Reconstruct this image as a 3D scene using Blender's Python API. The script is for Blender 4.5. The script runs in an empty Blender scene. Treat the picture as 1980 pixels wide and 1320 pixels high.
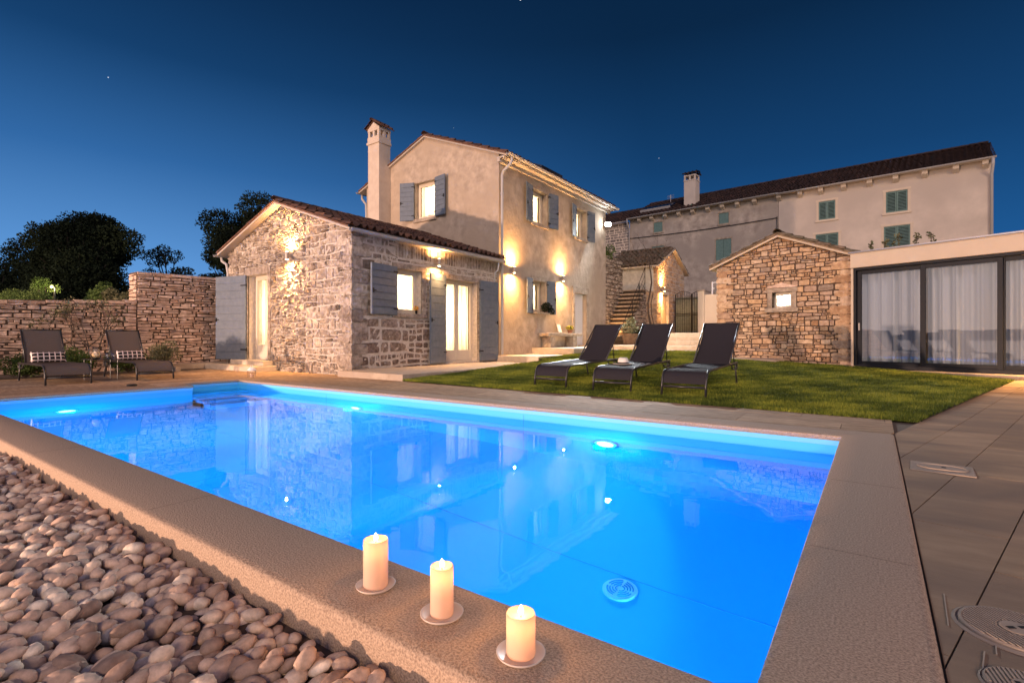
import bpy, math, random
import numpy as np
from mathutils import Vector, Matrix
R = math.radians
SC = bpy.context.scene
COL = SC.collection
random.seed(7)

# ------------------------------------------------------------------ camera
YAW = R(35.5); FPX = 982.0; HZ = 655.0; CAMH = 0.8
cam_d = bpy.data.cameras.new('camera'); cam = bpy.data.objects.new('camera', cam_d); COL.objects.link(cam)
cam.location = (0, 0, CAMH); cam.rotation_euler = (R(90), 0, YAW)
cam_d.sensor_width = 36; cam_d.lens = FPX/1980*36
cam_d.shift_y = (HZ-660)/1980
cam_d.clip_start = .05; cam_d.clip_end = 6000
SC.camera = cam
FW = (-math.sin(YAW), math.cos(YAW)); RT = (math.cos(YAW), math.sin(YAW))

# ------------------------------------------------------------------ view, render
SC.view_settings.view_transform = 'Standard'; SC.view_settings.look = 'None'
SC.view_settings.exposure = 1.0; SC.view_settings.gamma = 1
SC.cycles.use_denoising = True
SC.cycles.max_bounces = 8; SC.cycles.diffuse_bounces = 3; SC.cycles.glossy_bounces = 4
SC.cycles.transmission_bounces = 8; SC.cycles.transparent_max_bounces = 12
SC.cycles.sample_clamp_indirect = 3.0; SC.cycles.blur_glossy = .5
SC.cycles.use_light_tree = True

# ------------------------------------------------------------------ world: dusk sky
SKY_STRENGTH = 1.0
W = bpy.data.worlds.new('World'); SC.world = W; W.use_nodes = True
nt = W.node_tree; nt.nodes.clear()
def wn(t, **k):
    n = nt.nodes.new(t)
    for a, b in k.items(): setattr(n, a, b)
    return n
def wl(a, b): nt.links.new(a, b)
def wmath(op, a, b=None, clamp=False):
    n = wn('ShaderNodeMath', operation=op); n.use_clamp = clamp
    for i, v in enumerate((a, b)):
        if v is None: continue
        if isinstance(v, (int, float)): n.inputs[i].default_value = v
        else: wl(v, n.inputs[i])
    return n.outputs[0]
def wdot(vec, d):
    n = wn('ShaderNodeVectorMath', operation='DOT_PRODUCT'); wl(vec, n.inputs[0]); n.inputs[1].default_value = d
    return n.outputs['Value']
tc = wn('ShaderNodeTexCoord'); gen = tc.outputs['Generated']
sep = wn('ShaderNodeSeparateXYZ'); wl(gen, sep.inputs[0])
def wramp(fac, stops):
    n = wn('ShaderNodeValToRGB'); wl(fac, n.inputs[0])
    while len(n.color_ramp.elements) < len(stops): n.color_ramp.elements.new(.5)
    for e, (p, c) in zip(n.color_ramp.elements, stops): e.position = p; e.color = (*c, 1)
    return n.outputs[0]
elev = wmath('MAXIMUM', sep.outputs[2], 0.0)
# the side that faces away from the set sun: deep blue
east = wramp(elev, [(0, (.012, .070, .200)), (.12, (.007, .052, .155)), (.3, (.0035, .026, .080)), (.5, (.0016, .0105, .032)), (.8, (.001, .006, .018))])
# the side of the afterglow: paler blue low down
glow = wramp(elev, [(0, (.095, .21, .40)), (.12, (.055, .155, .34)), (.28, (.016, .070, .19)), (.42, (.0042, .027, .082)), (.55, (.002, .013, .042)), (.8, (.001, .006, .02))])
# towards the sea, behind the camera: dusk grey
seaw = wramp(elev, [(0, (.70, .50, .38)), (.10, (.64, .52, .47)), (.3, (.34, .34, .46)), (.6, (.11, .13, .30)), (1, (.01, .03, .08))])
gd = (FW[0]*.55-RT[0]*.83, FW[1]*.55-RT[1]*.83, 0)
az = wmath('MULTIPLY', wmath('SUBTRACT', wdot(gen, gd), .30), 1.6, clamp=False)
azc = wmath('MAXIMUM', wmath('MINIMUM', az, 1.0), 0.0)
bk = wmath('MAXIMUM', wmath('MINIMUM', wmath('MULTIPLY', wmath('ADD', wdot(gen, (-FW[0]*.95-RT[0]*.1, -FW[1]*.95-RT[1]*.1, 0)), .1), 1.6), 1.0), 0.0)
def wmix(f, a, b):
    n = wn('ShaderNodeMixRGB'); wl(f, n.inputs[0]); wl(a, n.inputs[1]); wl(b, n.inputs[2]); return n.outputs[0]
sky = wmix(bk, wmix(azc, east, glow), seaw)
vor = wn('ShaderNodeTexVoronoi'); vor.inputs['Scale'].default_value = 26; wl(gen, vor.inputs['Vector'])
star = wmath('LESS_THAN', vor.outputs['Distance'], .026)
sepc = wn('ShaderNodeSeparateColor'); wl(vor.outputs['Color'], sepc.inputs[0])
star = wmath('MULTIPLY', star, wmath('GREATER_THAN', sepc.outputs[0], .60))
star = wmath('MULTIPLY', wmath('MULTIPLY', star, sepc.outputs[1]), wmath('GREATER_THAN', elev, .12))
sc_ = wn('ShaderNodeMixRGB', blend_type='ADD'); sc_.inputs[0].default_value = 1; wl(sky, sc_.inputs[1])
cs = wn('ShaderNodeCombineColor')
for i in range(3): wl(wmath('MULTIPLY', star, .6), cs.inputs[i])
wl(cs.outputs[0], sc_.inputs[2])
below = wmath('GREATER_THAN', sep.outputs[2], -.004)
fin = wn('ShaderNodeMixRGB'); wl(below, fin.inputs[0]); fin.inputs[1].default_value = (.012, .014, .018, 1); wl(sc_.outputs[0], fin.inputs[2])
bg = wn('ShaderNodeBackground'); wl(fin.outputs[0], bg.inputs[0]); bg.inputs[1].default_value = SKY_STRENGTH
out = wn('ShaderNodeOutputWorld'); wl(bg.outputs[0], out.inputs[0])
W.cycles.sampling_method = 'AUTOMATIC'

# ------------------------------------------------------------------ lamps
def light(name, kind, loc, power, color, radius=.05, aim=None, angle=None, blend=1.0, size=None, parent=None):
    l = bpy.data.lights.new(name, kind); l.energy = power; l.color = color
    if kind in ('POINT', 'SPOT'): l.shadow_soft_size = radius
    if kind == 'SPOT': l.spot_size = R(angle); l.spot_blend = blend
    if kind == 'AREA': l.shape = 'RECTANGLE'; l.size, l.size_y = size
    o = bpy.data.objects.new(name, l); COL.objects.link(o)
    if parent: o.parent = parent
    o.location = loc
    if aim is not None: o.rotation_euler = Vector(aim).to_track_quat('-Z', 'Y').to_euler()
    return o
WARM = (1, .53, .19)
# the promenade lamp below the garden, seaward of the camera (its post is built further down)
LAMP_POS = (-15.0, -18.0, 0.9)
P_PROM = 19000
light('promenade_light', 'POINT', LAMP_POS, P_PROM, (1, .63, .45), .22)

# the last low glow of the sky over the sea, soft and warm
_s = bpy.data.lights.new('sun', 'SUN'); _s.energy = .64; _s.angle = R(14); _s.color = (1, .69, .47)
_so = bpy.data.objects.new('sun', _s); COL.objects.link(_so)
SUN_FROM = Vector((.50, -.76, .42)).normalized()   # towards the light
_so.rotation_euler = (-SUN_FROM).to_track_quat('-Z', 'Y').to_euler()

# ------------------------------------------------------------------ material helpers
MATS = {}
def pbr(name, c1, c2=None, scale=4, rough=.8, bump=0, bscale=30, metallic=0, tint=None, detail=6, c3=None, spec=.3, contrast=(.35, .65), bdist=.02, trans=0, sss=0, stretch=None, emis=None, alpha=None):
    m = bpy.data.materials.new(name); m.use_nodes = True; n = m.node_tree; b = n.nodes['Principled BSDF']
    MATS[name] = m
    b.inputs['Roughness'].default_value = rough; b.inputs['Metallic'].default_value = metallic
    b.inputs['Specular IOR Level'].default_value = spec
    tcn = n.nodes.new('ShaderNodeTexCoord'); vec = tcn.outputs['Object']
    if stretch:
        mp = n.nodes.new('ShaderNodeMapping'); mp.inputs['Scale'].default_value = stretch; n.links.new(vec, mp.inputs[0]); vec = mp.outputs[0]
    col = None
    if c2 is not None:
        nz = n.nodes.new('ShaderNodeTexNoise'); nz.inputs['Scale'].default_value = scale; nz.inputs['Detail'].default_value = detail
        nz.inputs['Roughness'].default_value = .62; n.links.new(vec, nz.inputs['Vector'])
        rp = n.nodes.new('ShaderNodeValToRGB'); rp.color_ramp.elements[0].position, rp.color_ramp.elements[1].position = contrast
        rp.color_ramp.elements[0].color = (*c1, 1); rp.color_ramp.elements[1].color = (*c2, 1)
        n.links.new(nz.outputs[0], rp.inputs[0]); col = rp.outputs[0]
    if tint:   # per-piece colour choice from the mesh attribute "tint"
        at = n.nodes.new('ShaderNodeAttribute'); at.attribute_name = 'tint'
        rt = n.nodes.new('ShaderNodeValToRGB'); els = rt.color_ramp.elements
        while len(els) < len(tint): els.new(.5)
        for i, (e, c) in enumerate(zip(els, tint)): e.position = i/(len(tint)-1); e.color = (*c, 1)
        n.links.new(at.outputs['Fac'], rt.inputs[0])
        if col is None: col = rt.outputs[0]
        else:
            mx = n.nodes.new('ShaderNodeMixRGB'); mx.blend_type = 'MULTIPLY'; mx.inputs[0].default_value = 1
            n.links.new(rt.outputs[0], mx.inputs[1]); n.links.new(col, mx.inputs[2]); col = mx.outputs[0]
    if c3 is not None:  # large blotches
        nz = n.nodes.new('ShaderNodeTexNoise'); nz.inputs['Scale'].default_value = scale*.22; nz.inputs['Detail'].default_value = 4
        n.links.new(vec, nz.inputs['Vector'])
        rp = n.nodes.new('ShaderNodeMapRange'); rp.inputs[1].default_value = .42; rp.inputs[2].default_value = .62; n.links.new(nz.outputs[0], rp.inputs[0])
        mx = n.nodes.new('ShaderNodeMixRGB'); n.links.new(rp.outputs[0], mx.inputs[0]); mx.inputs[2].default_value = (*c3, 1)
        if col is None: mx.inputs[1].default_value = (*c1, 1)
        else: n.links.new(col, mx.inputs[1])
        col = mx.outputs[0]
    if col is None: b.inputs['Base Color'].default_value = (*c1, 1)
    else: n.links.new(col, b.inputs['Base Color'])
    if bump:
        nb = n.nodes.new('ShaderNodeTexNoise'); nb.inputs['Scale'].default_value = bscale; nb.inputs['Detail'].default_value = 5
        n.links.new(vec, nb.inputs['Vector'])
        bp = n.nodes.new('ShaderNodeBump'); bp.inputs['Strength'].default_value = bump; bp.inputs['Distance'].default_value = bdist
        n.links.new(nb.outputs[0], bp.inputs['Height']); n.links.new(bp.outputs[0], b.inputs['Normal'])
    if trans: b.inputs['Transmission Weight'].default_value = trans
    if sss:
        b.inputs['Subsurface Weight'].default_value = sss; b.inputs['Subsurface Radius'].default_value = (.030, .016, .008); b.inputs['Subsurface Scale'].default_value = 1
    if emis:
        b.inputs['Emission Color'].default_value = (*emis[0], 1); b.inputs['Emission Strength'].default_value = emis[1]
    return m
def emit(name, c, s):
    m = bpy.data.materials.new(name); m.use_nodes = True; n = m.node_tree; n.nodes.clear()
    e = n.nodes.new('ShaderNodeEmission'); e.inputs[0].default_value = (*c, 1); e.inputs[1].default_value = s
    o = n.nodes.new('ShaderNodeOutputMaterial'); n.links.new(e.outputs[0], o.inputs[0]); return m
def sheer(name, c, translucent=.75, see=.08):
    m = bpy.data.materials.new(name); m.use_nodes = True; n = m.node_tree; n.nodes.clear()
    t = n.nodes.new('ShaderNodeBsdfTranslucent'); t.inputs[0].default_value = (*c, 1)
    d = n.nodes.new('ShaderNodeBsdfDiffuse'); d.inputs[0].default_value = (*c, 1)
    a = n.nodes.new('ShaderNodeMixShader'); a.inputs[0].default_value = translucent
    n.links.new(d.outputs[0], a.inputs[1]); n.links.new(t.outputs[0], a.inputs[2])
    tr = n.nodes.new('ShaderNodeBsdfTransparent'); a2 = n.nodes.new('ShaderNodeMixShader'); a2.inputs[0].default_value = see
    n.links.new(a.outputs[0], a2.inputs[1]); n.links.new(tr.outputs[0], a2.inputs[2])
    o = n.nodes.new('ShaderNodeOutputMaterial'); n.links.new(a2.outputs[0], o.inputs[0]); return m
def pane_mat(name, refl=None, tint=(1, 1, 1)):
    m = bpy.data.materials.new(name); m.use_nodes = True; n = m.node_tree; n.nodes.clear()
    t = n.nodes.new('ShaderNodeBsdfTransparent'); t.inputs[0].default_value = (*tint, 1)
    g = n.nodes.new('ShaderNodeBsdfGlossy'); g.inputs['Roughness'].default_value = .01
    mx = n.nodes.new('ShaderNodeMixShader')
    lwt = n.nodes.new('ShaderNodeLayerWeight'); lwt.inputs[0].default_value = .5
    pw = n.nodes.new('ShaderNodeMath'); pw.operation = 'POWER'; pw.inputs[1].default_value = 4; n.links.new(lwt.outputs['Facing'], pw.inputs[0])
    fr = n.nodes.new('ShaderNodeMath'); fr.operation = 'MULTIPLY_ADD'; fr.inputs[1].default_value = .85; fr.inputs[2].default_value = .06; n.links.new(pw.outputs[0], fr.inputs[0])
    if refl:
        ad = n.nodes.new('ShaderNodeMath'); ad.operation = 'ADD'; ad.inputs[1].default_value = refl; ad.use_clamp = True
        n.links.new(fr.outputs[0], ad.inputs[0]); n.links.new(ad.outputs[0], mx.inputs[0])
    else: n.links.new(fr.outputs[0], mx.inputs[0])
    n.links.new(t.outputs[0], mx.inputs[1]); n.links.new(g.outputs[0], mx.inputs[2])
    o = n.nodes.new('ShaderNodeOutputMaterial'); n.links.new(mx.outputs[0], o.inputs[0]); return m

M = {}
M['coping'] = pbr('rough_stone_coping', (.27, .19, .135), (.52, .38, .27), 150, .85, .75, 150, c3=None, contrast=(.36, .60), detail=3, bdist=.006)
M['paver'] = pbr('sawn_stone_paver', (.55, .50, .46), (1, .98, .95), 5, .8, .12, 60, tint=[(.35, .245, .16), (.50, .355, .225), (.41, .29, .19), (.60, .43, .28)], stretch=(1, 4, 1), spec=.2)
M['paver_y'] = pbr('sawn_stone_paver_cross', (.68, .64, .60), (1, .98, .95), 3, .8, .15, 60, contrast=(.25, .75), c3=(.25, .175, .12), tint=[(.35, .245, .16), (.50, .355, .225), (.41, .29, .19), (.60, .43, .28)], stretch=(1, 3.2, 1), spec=.2)
M['joint'] = pbr('dark_joint', (.15, .115, .085), rough=1)
M['grout'] = pbr('brown_grout', (.13, .09, .07), rough=1)
M['concrete'] = pbr('pale_concrete', (.36, .29, .22), (.48, .40, .31), 7, .8, .2, 70, c3=(.40, .32, .25))
M['step_stone'] = pbr('cream_step_stone', (.5, .44, .36), (.62, .55, .46), 6, .7, .15, 60, tint=[(.8, .74, .66), (1, .95, .88), (.9, .82, .74)])
M['liner'] = pbr("pool_liner", (.06, .50, .86), rough=.55, spec=.3)
M['liner_dk'] = pbr('pool_liner_seam', (.05, .28, .52), rough=.6)
M['plaster'] = pbr('old_lime_plaster', (.34, .275, .21), (.53, .43, .33), 3.2, .92, .35, 7, c3=(.42, .335, .25), bdist=.04)
M['plaster_smooth'] = pbr('fresh_plaster', (.55, .45, .36), (.62, .52, .42), 5, .9, .15, 40)
M['plaster_old'] = pbr('weathered_grey_plaster', (.30, .25, .205), (.58, .50, .41), 1.6, .95, .6, 9, c3=(.36, .31, .26), bdist=.04)
M['plaster_pink'] = pbr('pink_plaster', (.54, .465, .385), (.66, .57, .475), 1.2, .9, .3, 14, c3=(.50, .43, .36))
M['fascia'] = pbr('cream_fascia', (.60, .50, .38), (.64, .54, .42), 3, .85, .1, 50)
M['stone_annex'] = pbr('grey_limestone_block', (.45, .42, .40), (1, 1, 1), 9, .9, .8, 34, tint=[(.25, .195, .155), (.50, .415, .335), (.62, .53, .43), (.38, .31, .25), (.72, .62, .50)], bdist=.03)
M['mortar'] = pbr('lime_mortar', (.48, .42, .35), (.64, .57, .49), 12, .95, .6, 40)
M['stone_warm'] = pbr('ochre_limestone_block', (.6, .55, .52), (1, 1, 1), 10, .9, .7, 36, tint=[(.44, .27, .15), (.64, .44, .27), (.74, .57, .39), (.52, .38, .28), (.70, .48, .28), (.36, .29, .23)], bdist=.02)
M['stone_dry'] = pbr('pink_dry_stone', (.6, .55, .52), (1, 1, 1), 9, .9, .6, 36, tint=[(.56, .38, .28), (.76, .55, .42), (.86, .66, .52), (.66, .48, .36), (.82, .60, .45)], bdist=.02)
M['gap'] = pbr('dark_earth_gap', (.09, .062, .045), rough=1)
M['tile'] = pbr('clay_roof_tile', (.5, .5, .5), (1, 1, 1), 9, .85, .3, 40, tint=[(.06, .035, .028), (.14, .07, .048), (.10, .06, .045), (.24, .12, .075)])
M['tile_dark'] = pbr('weathered_roof_tile', (.5, .5, .5), (1, 1, 1), 5, .9, .3, 30, tint=[(.035, .022, .02), (.07, .04, .032), (.05, .032, .028), (.10, .055, .042)])
M['tile_moss'] = pbr('mossy_roof_tile', (.4, .42, .36), (1, 1, 1), 8, .95, .8, 25, tint=[(.16, .12, .08), (.26, .18, .12), (.20, .17, .12), (.30, .20, .13)])
M['soffit'] = pbr('painted_eave_board', (.48, .42, .36), rough=.8)
M['gutter'] = pbr('galvanised_gutter', (.44, .42, .40), rough=.6, metallic=.1)
M['shutter'] = pbr('blue_grey_painted_wood', (.115, .145, .185), (.15, .18, .22), 8, .5, .05, 90)
M['shutter_green'] = pbr('green_painted_wood', (.11, .19, .17), (.15, .245, .22), 6, .6)
M['iron'] = pbr('black_iron', (.02, .02, .022), rough=.5, metallic=.6)
M['frame'] = pbr('cream_window_frame', (.66, .58, .46), rough=.5)
M['frame_dark'] = pbr('anthracite_frame', (.010, .013, .019), rough=.5, spec=.2)
M['glass'] = pane_mat('window_glass')
M['glass_coated'] = pane_mat('coated_glass', .13)
M['curtain'] = sheer('warm_sheer_curtain', (.92, .84, .72))
M['curtain_grey'] = sheer('white_sheer_curtain', (.38, .43, .50), .15, .02)
M['lawn_soil'] = pbr('lawn_soil', (.028, .035, .010), (.05, .06, .018), 9, 1, .5, 40)
M['grass'] = pbr('grass_blade', (.045, .085, .012), rough=.75, tint=[(.032, .055, .008), (.11, .15, .019), (.24, .27, .033), (.40, .40, .055)], spec=.2)
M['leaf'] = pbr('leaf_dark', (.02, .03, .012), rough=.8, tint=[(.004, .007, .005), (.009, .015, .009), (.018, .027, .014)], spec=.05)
M['leaf_mid'] = pbr('leaf_green', (.05, .08, .02), rough=.7, tint=[(.04, .07, .015), (.08, .13, .03), (.13, .18, .05)], spec=.2)
M['leaf_olive'] = pbr('leaf_olive', (.08, .08, .04), rough=.7, tint=[(.06, .065, .03), (.12, .12, .06), (.18, .17, .09)], spec=.2)
M['bark_dark'] = pbr('dark_bark', (.012, .010, .009), rough=1)
M['bark'] = pbr('bark', (.06, .045, .035), (.12, .09, .07), 12, .9, .6, 30)
M['sling'] = pbr('woven_sling_fabric', (.020, .019, .024), (.032, .029, .034), 160, .8, .2, 500, spec=.12)
M['sling_warm_lit'] = pbr('warm_lit_sling_fabric', (.115, .090, .078), (.15, .12, .105), 160, .8, .2, 500, spec=.12)  # same sling as the dark loungers, warm light painted in as brown
M['steel_dark'] = pbr('dark_powder_coat', (.022, .021, .023), rough=.35, spec=.5)
M['wax'] = pbr('candle_wax', (.80, .62, .50), rough=.5, sss=.8, emis=((1, .36, .14), .03))
wx = M['wax']; _n = wx.node_tree; _o = next(q for q in _n.nodes if q.type == 'OUTPUT_MATERIAL'); _b = _n.nodes['Principled BSDF']
_b.inputs['Subsurface Weight'].default_value = 0; _b.inputs['Emission Strength'].default_value = 0
_t = _n.nodes.new('ShaderNodeBsdfTranslucent'); _t.inputs[0].default_value = (.95, .70, .50, 1); _m = _n.nodes.new('ShaderNodeMixShader'); _m.inputs[0].default_value = .42
_n.links.new(_b.outputs[0], _m.inputs[1]); _n.links.new(_t.outputs[0], _m.inputs[2]); _n.links.new(_m.outputs[0], _o.inputs[0])
M['ceramic'] = pbr('glazed_saucer', (.62, .52, .44), rough=.4, spec=.5)
M['white'] = pbr('white_plastic', (.75, .76, .78), rough=.5)
M['lid'] = pbr('beige_plastic_lid', (.36, .285, .22), (.42, .335, .26), 20, .9, spec=.1)
M['terracotta'] = pbr('terracotta', (.28, .13, .08), (.34, .17, .10), 9, .8)
M['straw'] = pbr('pale_straw', (.68, .63, .56), (.78, .74, .66), 60, .8, .4, 200)
M['black'] = pbr('black_cloth', (.012, .012, .014), rough=.9)
M['ground'] = pbr('dry_ground', (.07, .06, .035), (.11, .10, .05), 1.5, 1, .5, 6)
M['lamp_body'] = pbr('bronze_lamp_housing', (.42, .36, .30), rough=.4, metallic=.5)
M['lens_warm'] = emit('warm_lamp_lens', (1, .70, .36), 22)
M['lens_cool'] = emit('cool_lamp_lens', (.93, .98, 1), 150)
M['pool_lens'] = emit('pool_lamp_lens', (.25, .85, 1), 5)
M['flame'] = emit('candle_flame', (1, .62, .24), 22)
M['juice'] = pbr('pale_juice', (.85, .60, .30), rough=.2)
M['flower'] = pbr('petals', (.8, .25, .05), (.9, .55, .1), 60, .7)
M['yellow_flower'] = pbr('yellow_petals', (.75, .62, .10), rough=.7)
M['paper'] = pbr('paper', (.72, .68, .62), rough=.8)
M['wood'] = pbr('old_wood', (.12, .07, .04), (.2, .12, .07), 8, .7)
M['solar'] = pbr('dark_panel', (.012, .018, .035), rough=.15, spec=.6)
M['tumbler'] = pane_mat('tumbler_glass', .12)
gl = pbr('clear_glass', (1, 1, 1), rough=.03, trans=1); M['clear'] = gl

# ------------------------------------------------------------------ object helpers
def tag(o, label=None, cat=None, group=None, kind=None):
    if label: o['label'] = label
    if cat: o['category'] = cat
    if group: o['group'] = group
    if kind: o['kind'] = kind
    return o
def thing(name, loc, label, cat, group=None, rz=0):
    o = bpy.data.objects.new(name, None); COL.objects.link(o); o.location = loc; o.rotation_euler = (0, 0, rz)
    o.empty_display_size = .2
    return tag(o, label, cat, group)
def copy_tree(o, loc, rz=None, label=None):
    def rec(s, par):
        c = s.copy(); COL.objects.link(c)
        if par: c.parent = par
        for ch in s.children: rec(ch, c)
        return c
    c = rec(o, None); c.location = loc
    if rz is not None: c.rotation_euler = (0, 0, rz)
    if label: c['label'] = label
    return c
class MB:
    def __init__(s): s.v = []; s.f = []; s.t = []; s.fm = []; s.cur = 0
    def add(s, vs, fs, tint=.5):
        b = len(s.v); s.v += [tuple(p) for p in vs]; s.f += [tuple(i+b for i in f) for f in fs]; s.t += [tint]*len(vs); s.fm += [s.cur]*len(fs)
    def box(s, x0, x1, y0, y1, z0, z1, tint=.5, X=None):
        vs = [(x, y, z) for z in (z0, z1) for y in (y0, y1) for x in (x0, x1)]
        if X: vs = [X(*p) for p in vs]
        s.add(vs, [(0, 2, 3, 1), (4, 5, 7, 6), (0, 1, 5, 4), (2, 6, 7, 3), (0, 4, 6, 2), (1, 3, 7, 5)], tint)
    def bar(s, a, b, w, h=None, tint=.5):   # square bar between two points
        h = h or w; a, b = Vector(a), Vector(b); d = (b-a).normalized()
        u = d.cross(Vector((0, 0, 1)));
        if u.length < 1e-3: u = Vector((1, 0, 0))
        u.normalize(); w2 = u*w/2; n = u.cross(d).normalized()*h/2
        vs = [p+su*w2+sn*n for p in (a, b) for su, sn in ((-1, -1), (1, -1), (1, 1), (-1, 1))]
        s.add(vs, [(0, 1, 2, 3), (7, 6, 5, 4), (0, 4, 5, 1), (1, 5, 6, 2), (2, 6, 7, 3), (3, 7, 4, 0)], tint)
    def tube(s, pts, r, n=8, tint=.5, caps=True):
        pts = [Vector(p) for p in pts]; rs = r if isinstance(r, (list, tuple)) else [r]*len(pts)
        vs = []; fs = []; ref = None
        for i, p in enumerate(pts):
            d = (pts[min(i+1, len(pts)-1)]-pts[max(i-1, 0)]).normalized()
            if ref is None:
                ref = d.cross(Vector((0, 0, 1)))
                if ref.length < .05: ref = d.cross(Vector((1, 0, 0)))
            ref = (ref-d*ref.dot(d)).normalized(); w = d.cross(ref)
            for k in range(n):
                a = 2*math.pi*k/n; vs.append(p+(ref*math.cos(a)+w*math.sin(a))*rs[i])
        for i in range(len(pts)-1):
            for k in range(n):
                fs.append((i*n+k, i*n+(k+1) % n, (i+1)*n+(k+1) % n, (i+1)*n+k))
        if caps: fs.append(tuple(reversed(range(n)))); fs.append(tuple((len(pts)-1)*n+k for k in range(n)))
        s.add(vs, fs, tint)
    def lathe(s, prof, c=(0, 0, 0), n=24, tint=.5, wob=None):
        vs = []; fs = []
        for r, z in prof:
            for k in range(n):
                a = 2*math.pi*k/n; q = wob(a, r, z) if wob else 1
                vs.append((c[0]+r*q*math.cos(a), c[1]+r*q*math.sin(a), c[2]+z))
        for i in range(len(prof)-1):
            for k in range(n): fs.append((i*n+k, i*n+(k+1) % n, (i+1)*n+(k+1) % n, (i+1)*n+k))
        fs.append(tuple(reversed(range(n)))); fs.append(tuple((len(prof)-1)*n+k for k in range(n)))
        s.add(vs, fs, tint)
    def sweep(s, pts, prof, closed=False, up=(0, 0, 1)):   # profile (side, up) swept along horizontal pts
        pts = [Vector(p) for p in pts]; m = len(pts); vs = []; fs = []; k = len(prof); up = Vector(up)
        for i, p in enumerate(pts):
            if closed: d0 = (p-pts[i-1]).normalized(); d1 = (pts[(i+1) % m]-p).normalized()
            else: d0 = (p-pts[max(i-1, 0)]); d1 = (pts[min(i+1, m-1)]-p); d0 = (d0 if d0.length else d1).normalized(); d1 = (d1 if d1.length else d0).normalized()
            n0 = d0.cross(up).normalized(); n1 = d1.cross(up).normalized(); nn = (n0+n1).normalized(); nn = nn/max(.3, nn.dot(n0))
            for a, b in prof: vs.append(p+nn*a+up*b)
        for i in range(m if closed else m-1):
            j = (i+1) % m
            for q in range(k-1): fs.append((i*k+q, i*k+q+1, j*k+q+1, j*k+q))
        s.add(vs, fs)
    def build(s, name, mat, parent=None, smooth=False, bevel=0, loc=None, auto=None):
        me = bpy.data.meshes.new(name); me.from_pydata(s.v, [], s.f); me.update()
        at = me.attributes.new('tint', 'FLOAT', 'POINT'); at.data.foreach_set('value', s.t)
        if smooth: me.polygons.foreach_set('use_smooth', [True]*len(me.polygons))
        for m_ in (mat if isinstance(mat, (list, tuple)) else [mat]): me.materials.append(m_)
        if isinstance(mat, (list, tuple)): me.polygons.foreach_set('material_index', s.fm)
        o = bpy.data.objects.new(name, me); COL.objects.link(o)
        if parent: o.parent = parent
        if loc: o.location = loc
        if bevel:
            b = o.modifiers.new('bevel', 'BEVEL'); b.width = bevel; b.segments = 2; b.limit_method = 'ANGLE'
        if auto:
            try:
                me.shade_smooth() if hasattr(me, 'shade_smooth') else None
                me.set_sharp_from_angle(angle=R(auto))
            except Exception: pass
        return o
def npmesh(name, V, Fq, mat, parent=None, tint=None, smooth=False):
    me = bpy.data.meshes.new(name); V = np.asarray(V, np.float32); Fq = np.asarray(Fq, np.int32); k = Fq.shape[1]
    me.vertices.add(len(V)); me.vertices.foreach_set('co', V.ravel())
    me.loops.add(Fq.size); me.loops.foreach_set('vertex_index', Fq.ravel())
    me.polygons.add(len(Fq)); me.polygons.foreach_set('loop_start', np.arange(0, Fq.size, k, dtype=np.int32))
    try: me.polygons.foreach_set('loop_total', np.full(len(Fq), k, np.int32))
    except Exception: pass
    me.update(calc_edges=True)
    if tint is not None:
        at = me.attributes.new('tint', 'FLOAT', 'POINT'); at.data.foreach_set('value', np.asarray(tint, np.float32))
    if smooth: me.polygons.foreach_set('use_smooth', np.ones(len(me.polygons), bool))
    me.materials.append(mat); o = bpy.data.objects.new(name, me); COL.objects.link(o)
    if parent: o.parent = parent
    return o
class WF:   # a vertical wall frame inside a building: a along the wall, z up, w outwards
    def __init__(s, o, ang): s.o = o; s.u = (math.cos(ang), math.sin(ang)); s.n = (math.sin(ang), -math.cos(ang)); s.ang = ang
    def __call__(s, a, w, z): return (s.o[0]+s.u[0]*a+s.n[0]*w, s.o[1]+s.u[1]*a+s.n[1]*w, z)
    def box(s, mb, a0, a1, w0, w1, z0, z1, tint=.5):
        mb.box(a0, a1, -w1, -w0, z0, z1, tint, X=lambda a, y, z: s(a, -y, z))
def topf(profile):
    def f(a):
        for (a0, z0), (a1, z1) in zip(profile, profile[1:]):
            if a <= a1: return z0+(z1-z0)*(a-a0)/(a1-a0) if a1 > a0 else z1
        return profile[-1][1]
    return f
def wall(mb, wf, a0, a1, z0, prof, ops=(), reveal=.28, w=0):
    f = topf(prof)
    As = sorted({a0, a1, *[o[0] for o in ops], *[o[1] for o in ops], *[p[0] for p in prof if a0 < p[0] < a1]})
    for x0, x1 in zip(As, As[1:]):
        cm = (x0+x1)/2
        oz = sorted([(o[2], o[3]) for o in ops if o[0] <= cm <= o[1]])
        z = z0; segs = []
        for b, t in oz: segs.append((z, b)); z = t
        for s0, s1 in segs:
            if s1 > s0: mb.add([wf(x0, w, s0), wf(x1, w, s0), wf(x1, w, s1), wf(x0, w, s1)], [(0, 1, 2, 3)])
        mb.add([wf(x0, w, z), wf(x1, w, z), wf(x1, w, f(x1)), wf(x0, w, f(x0))], [(0, 1, 2, 3)])
    for (b0, b1, c0, c1) in ops: reveals(mb, wf, b0, b1, c0, c1, reveal, w)
def reveals(mb, wf, b0, b1, c0, c1, d, w=0):
    q = [(b0, c0), (b1, c0), (b1, c1), (b0, c1)]
    for i in range(4):
        (x0, y0), (x1, y1) = q[i], q[(i+1) % 4]
        mb.add([wf(x0, w, y0), wf(x0, w-d, y0), wf(x1, w-d, y1), wf(x1, w, y1)], [(0, 1, 2, 3)])
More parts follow.
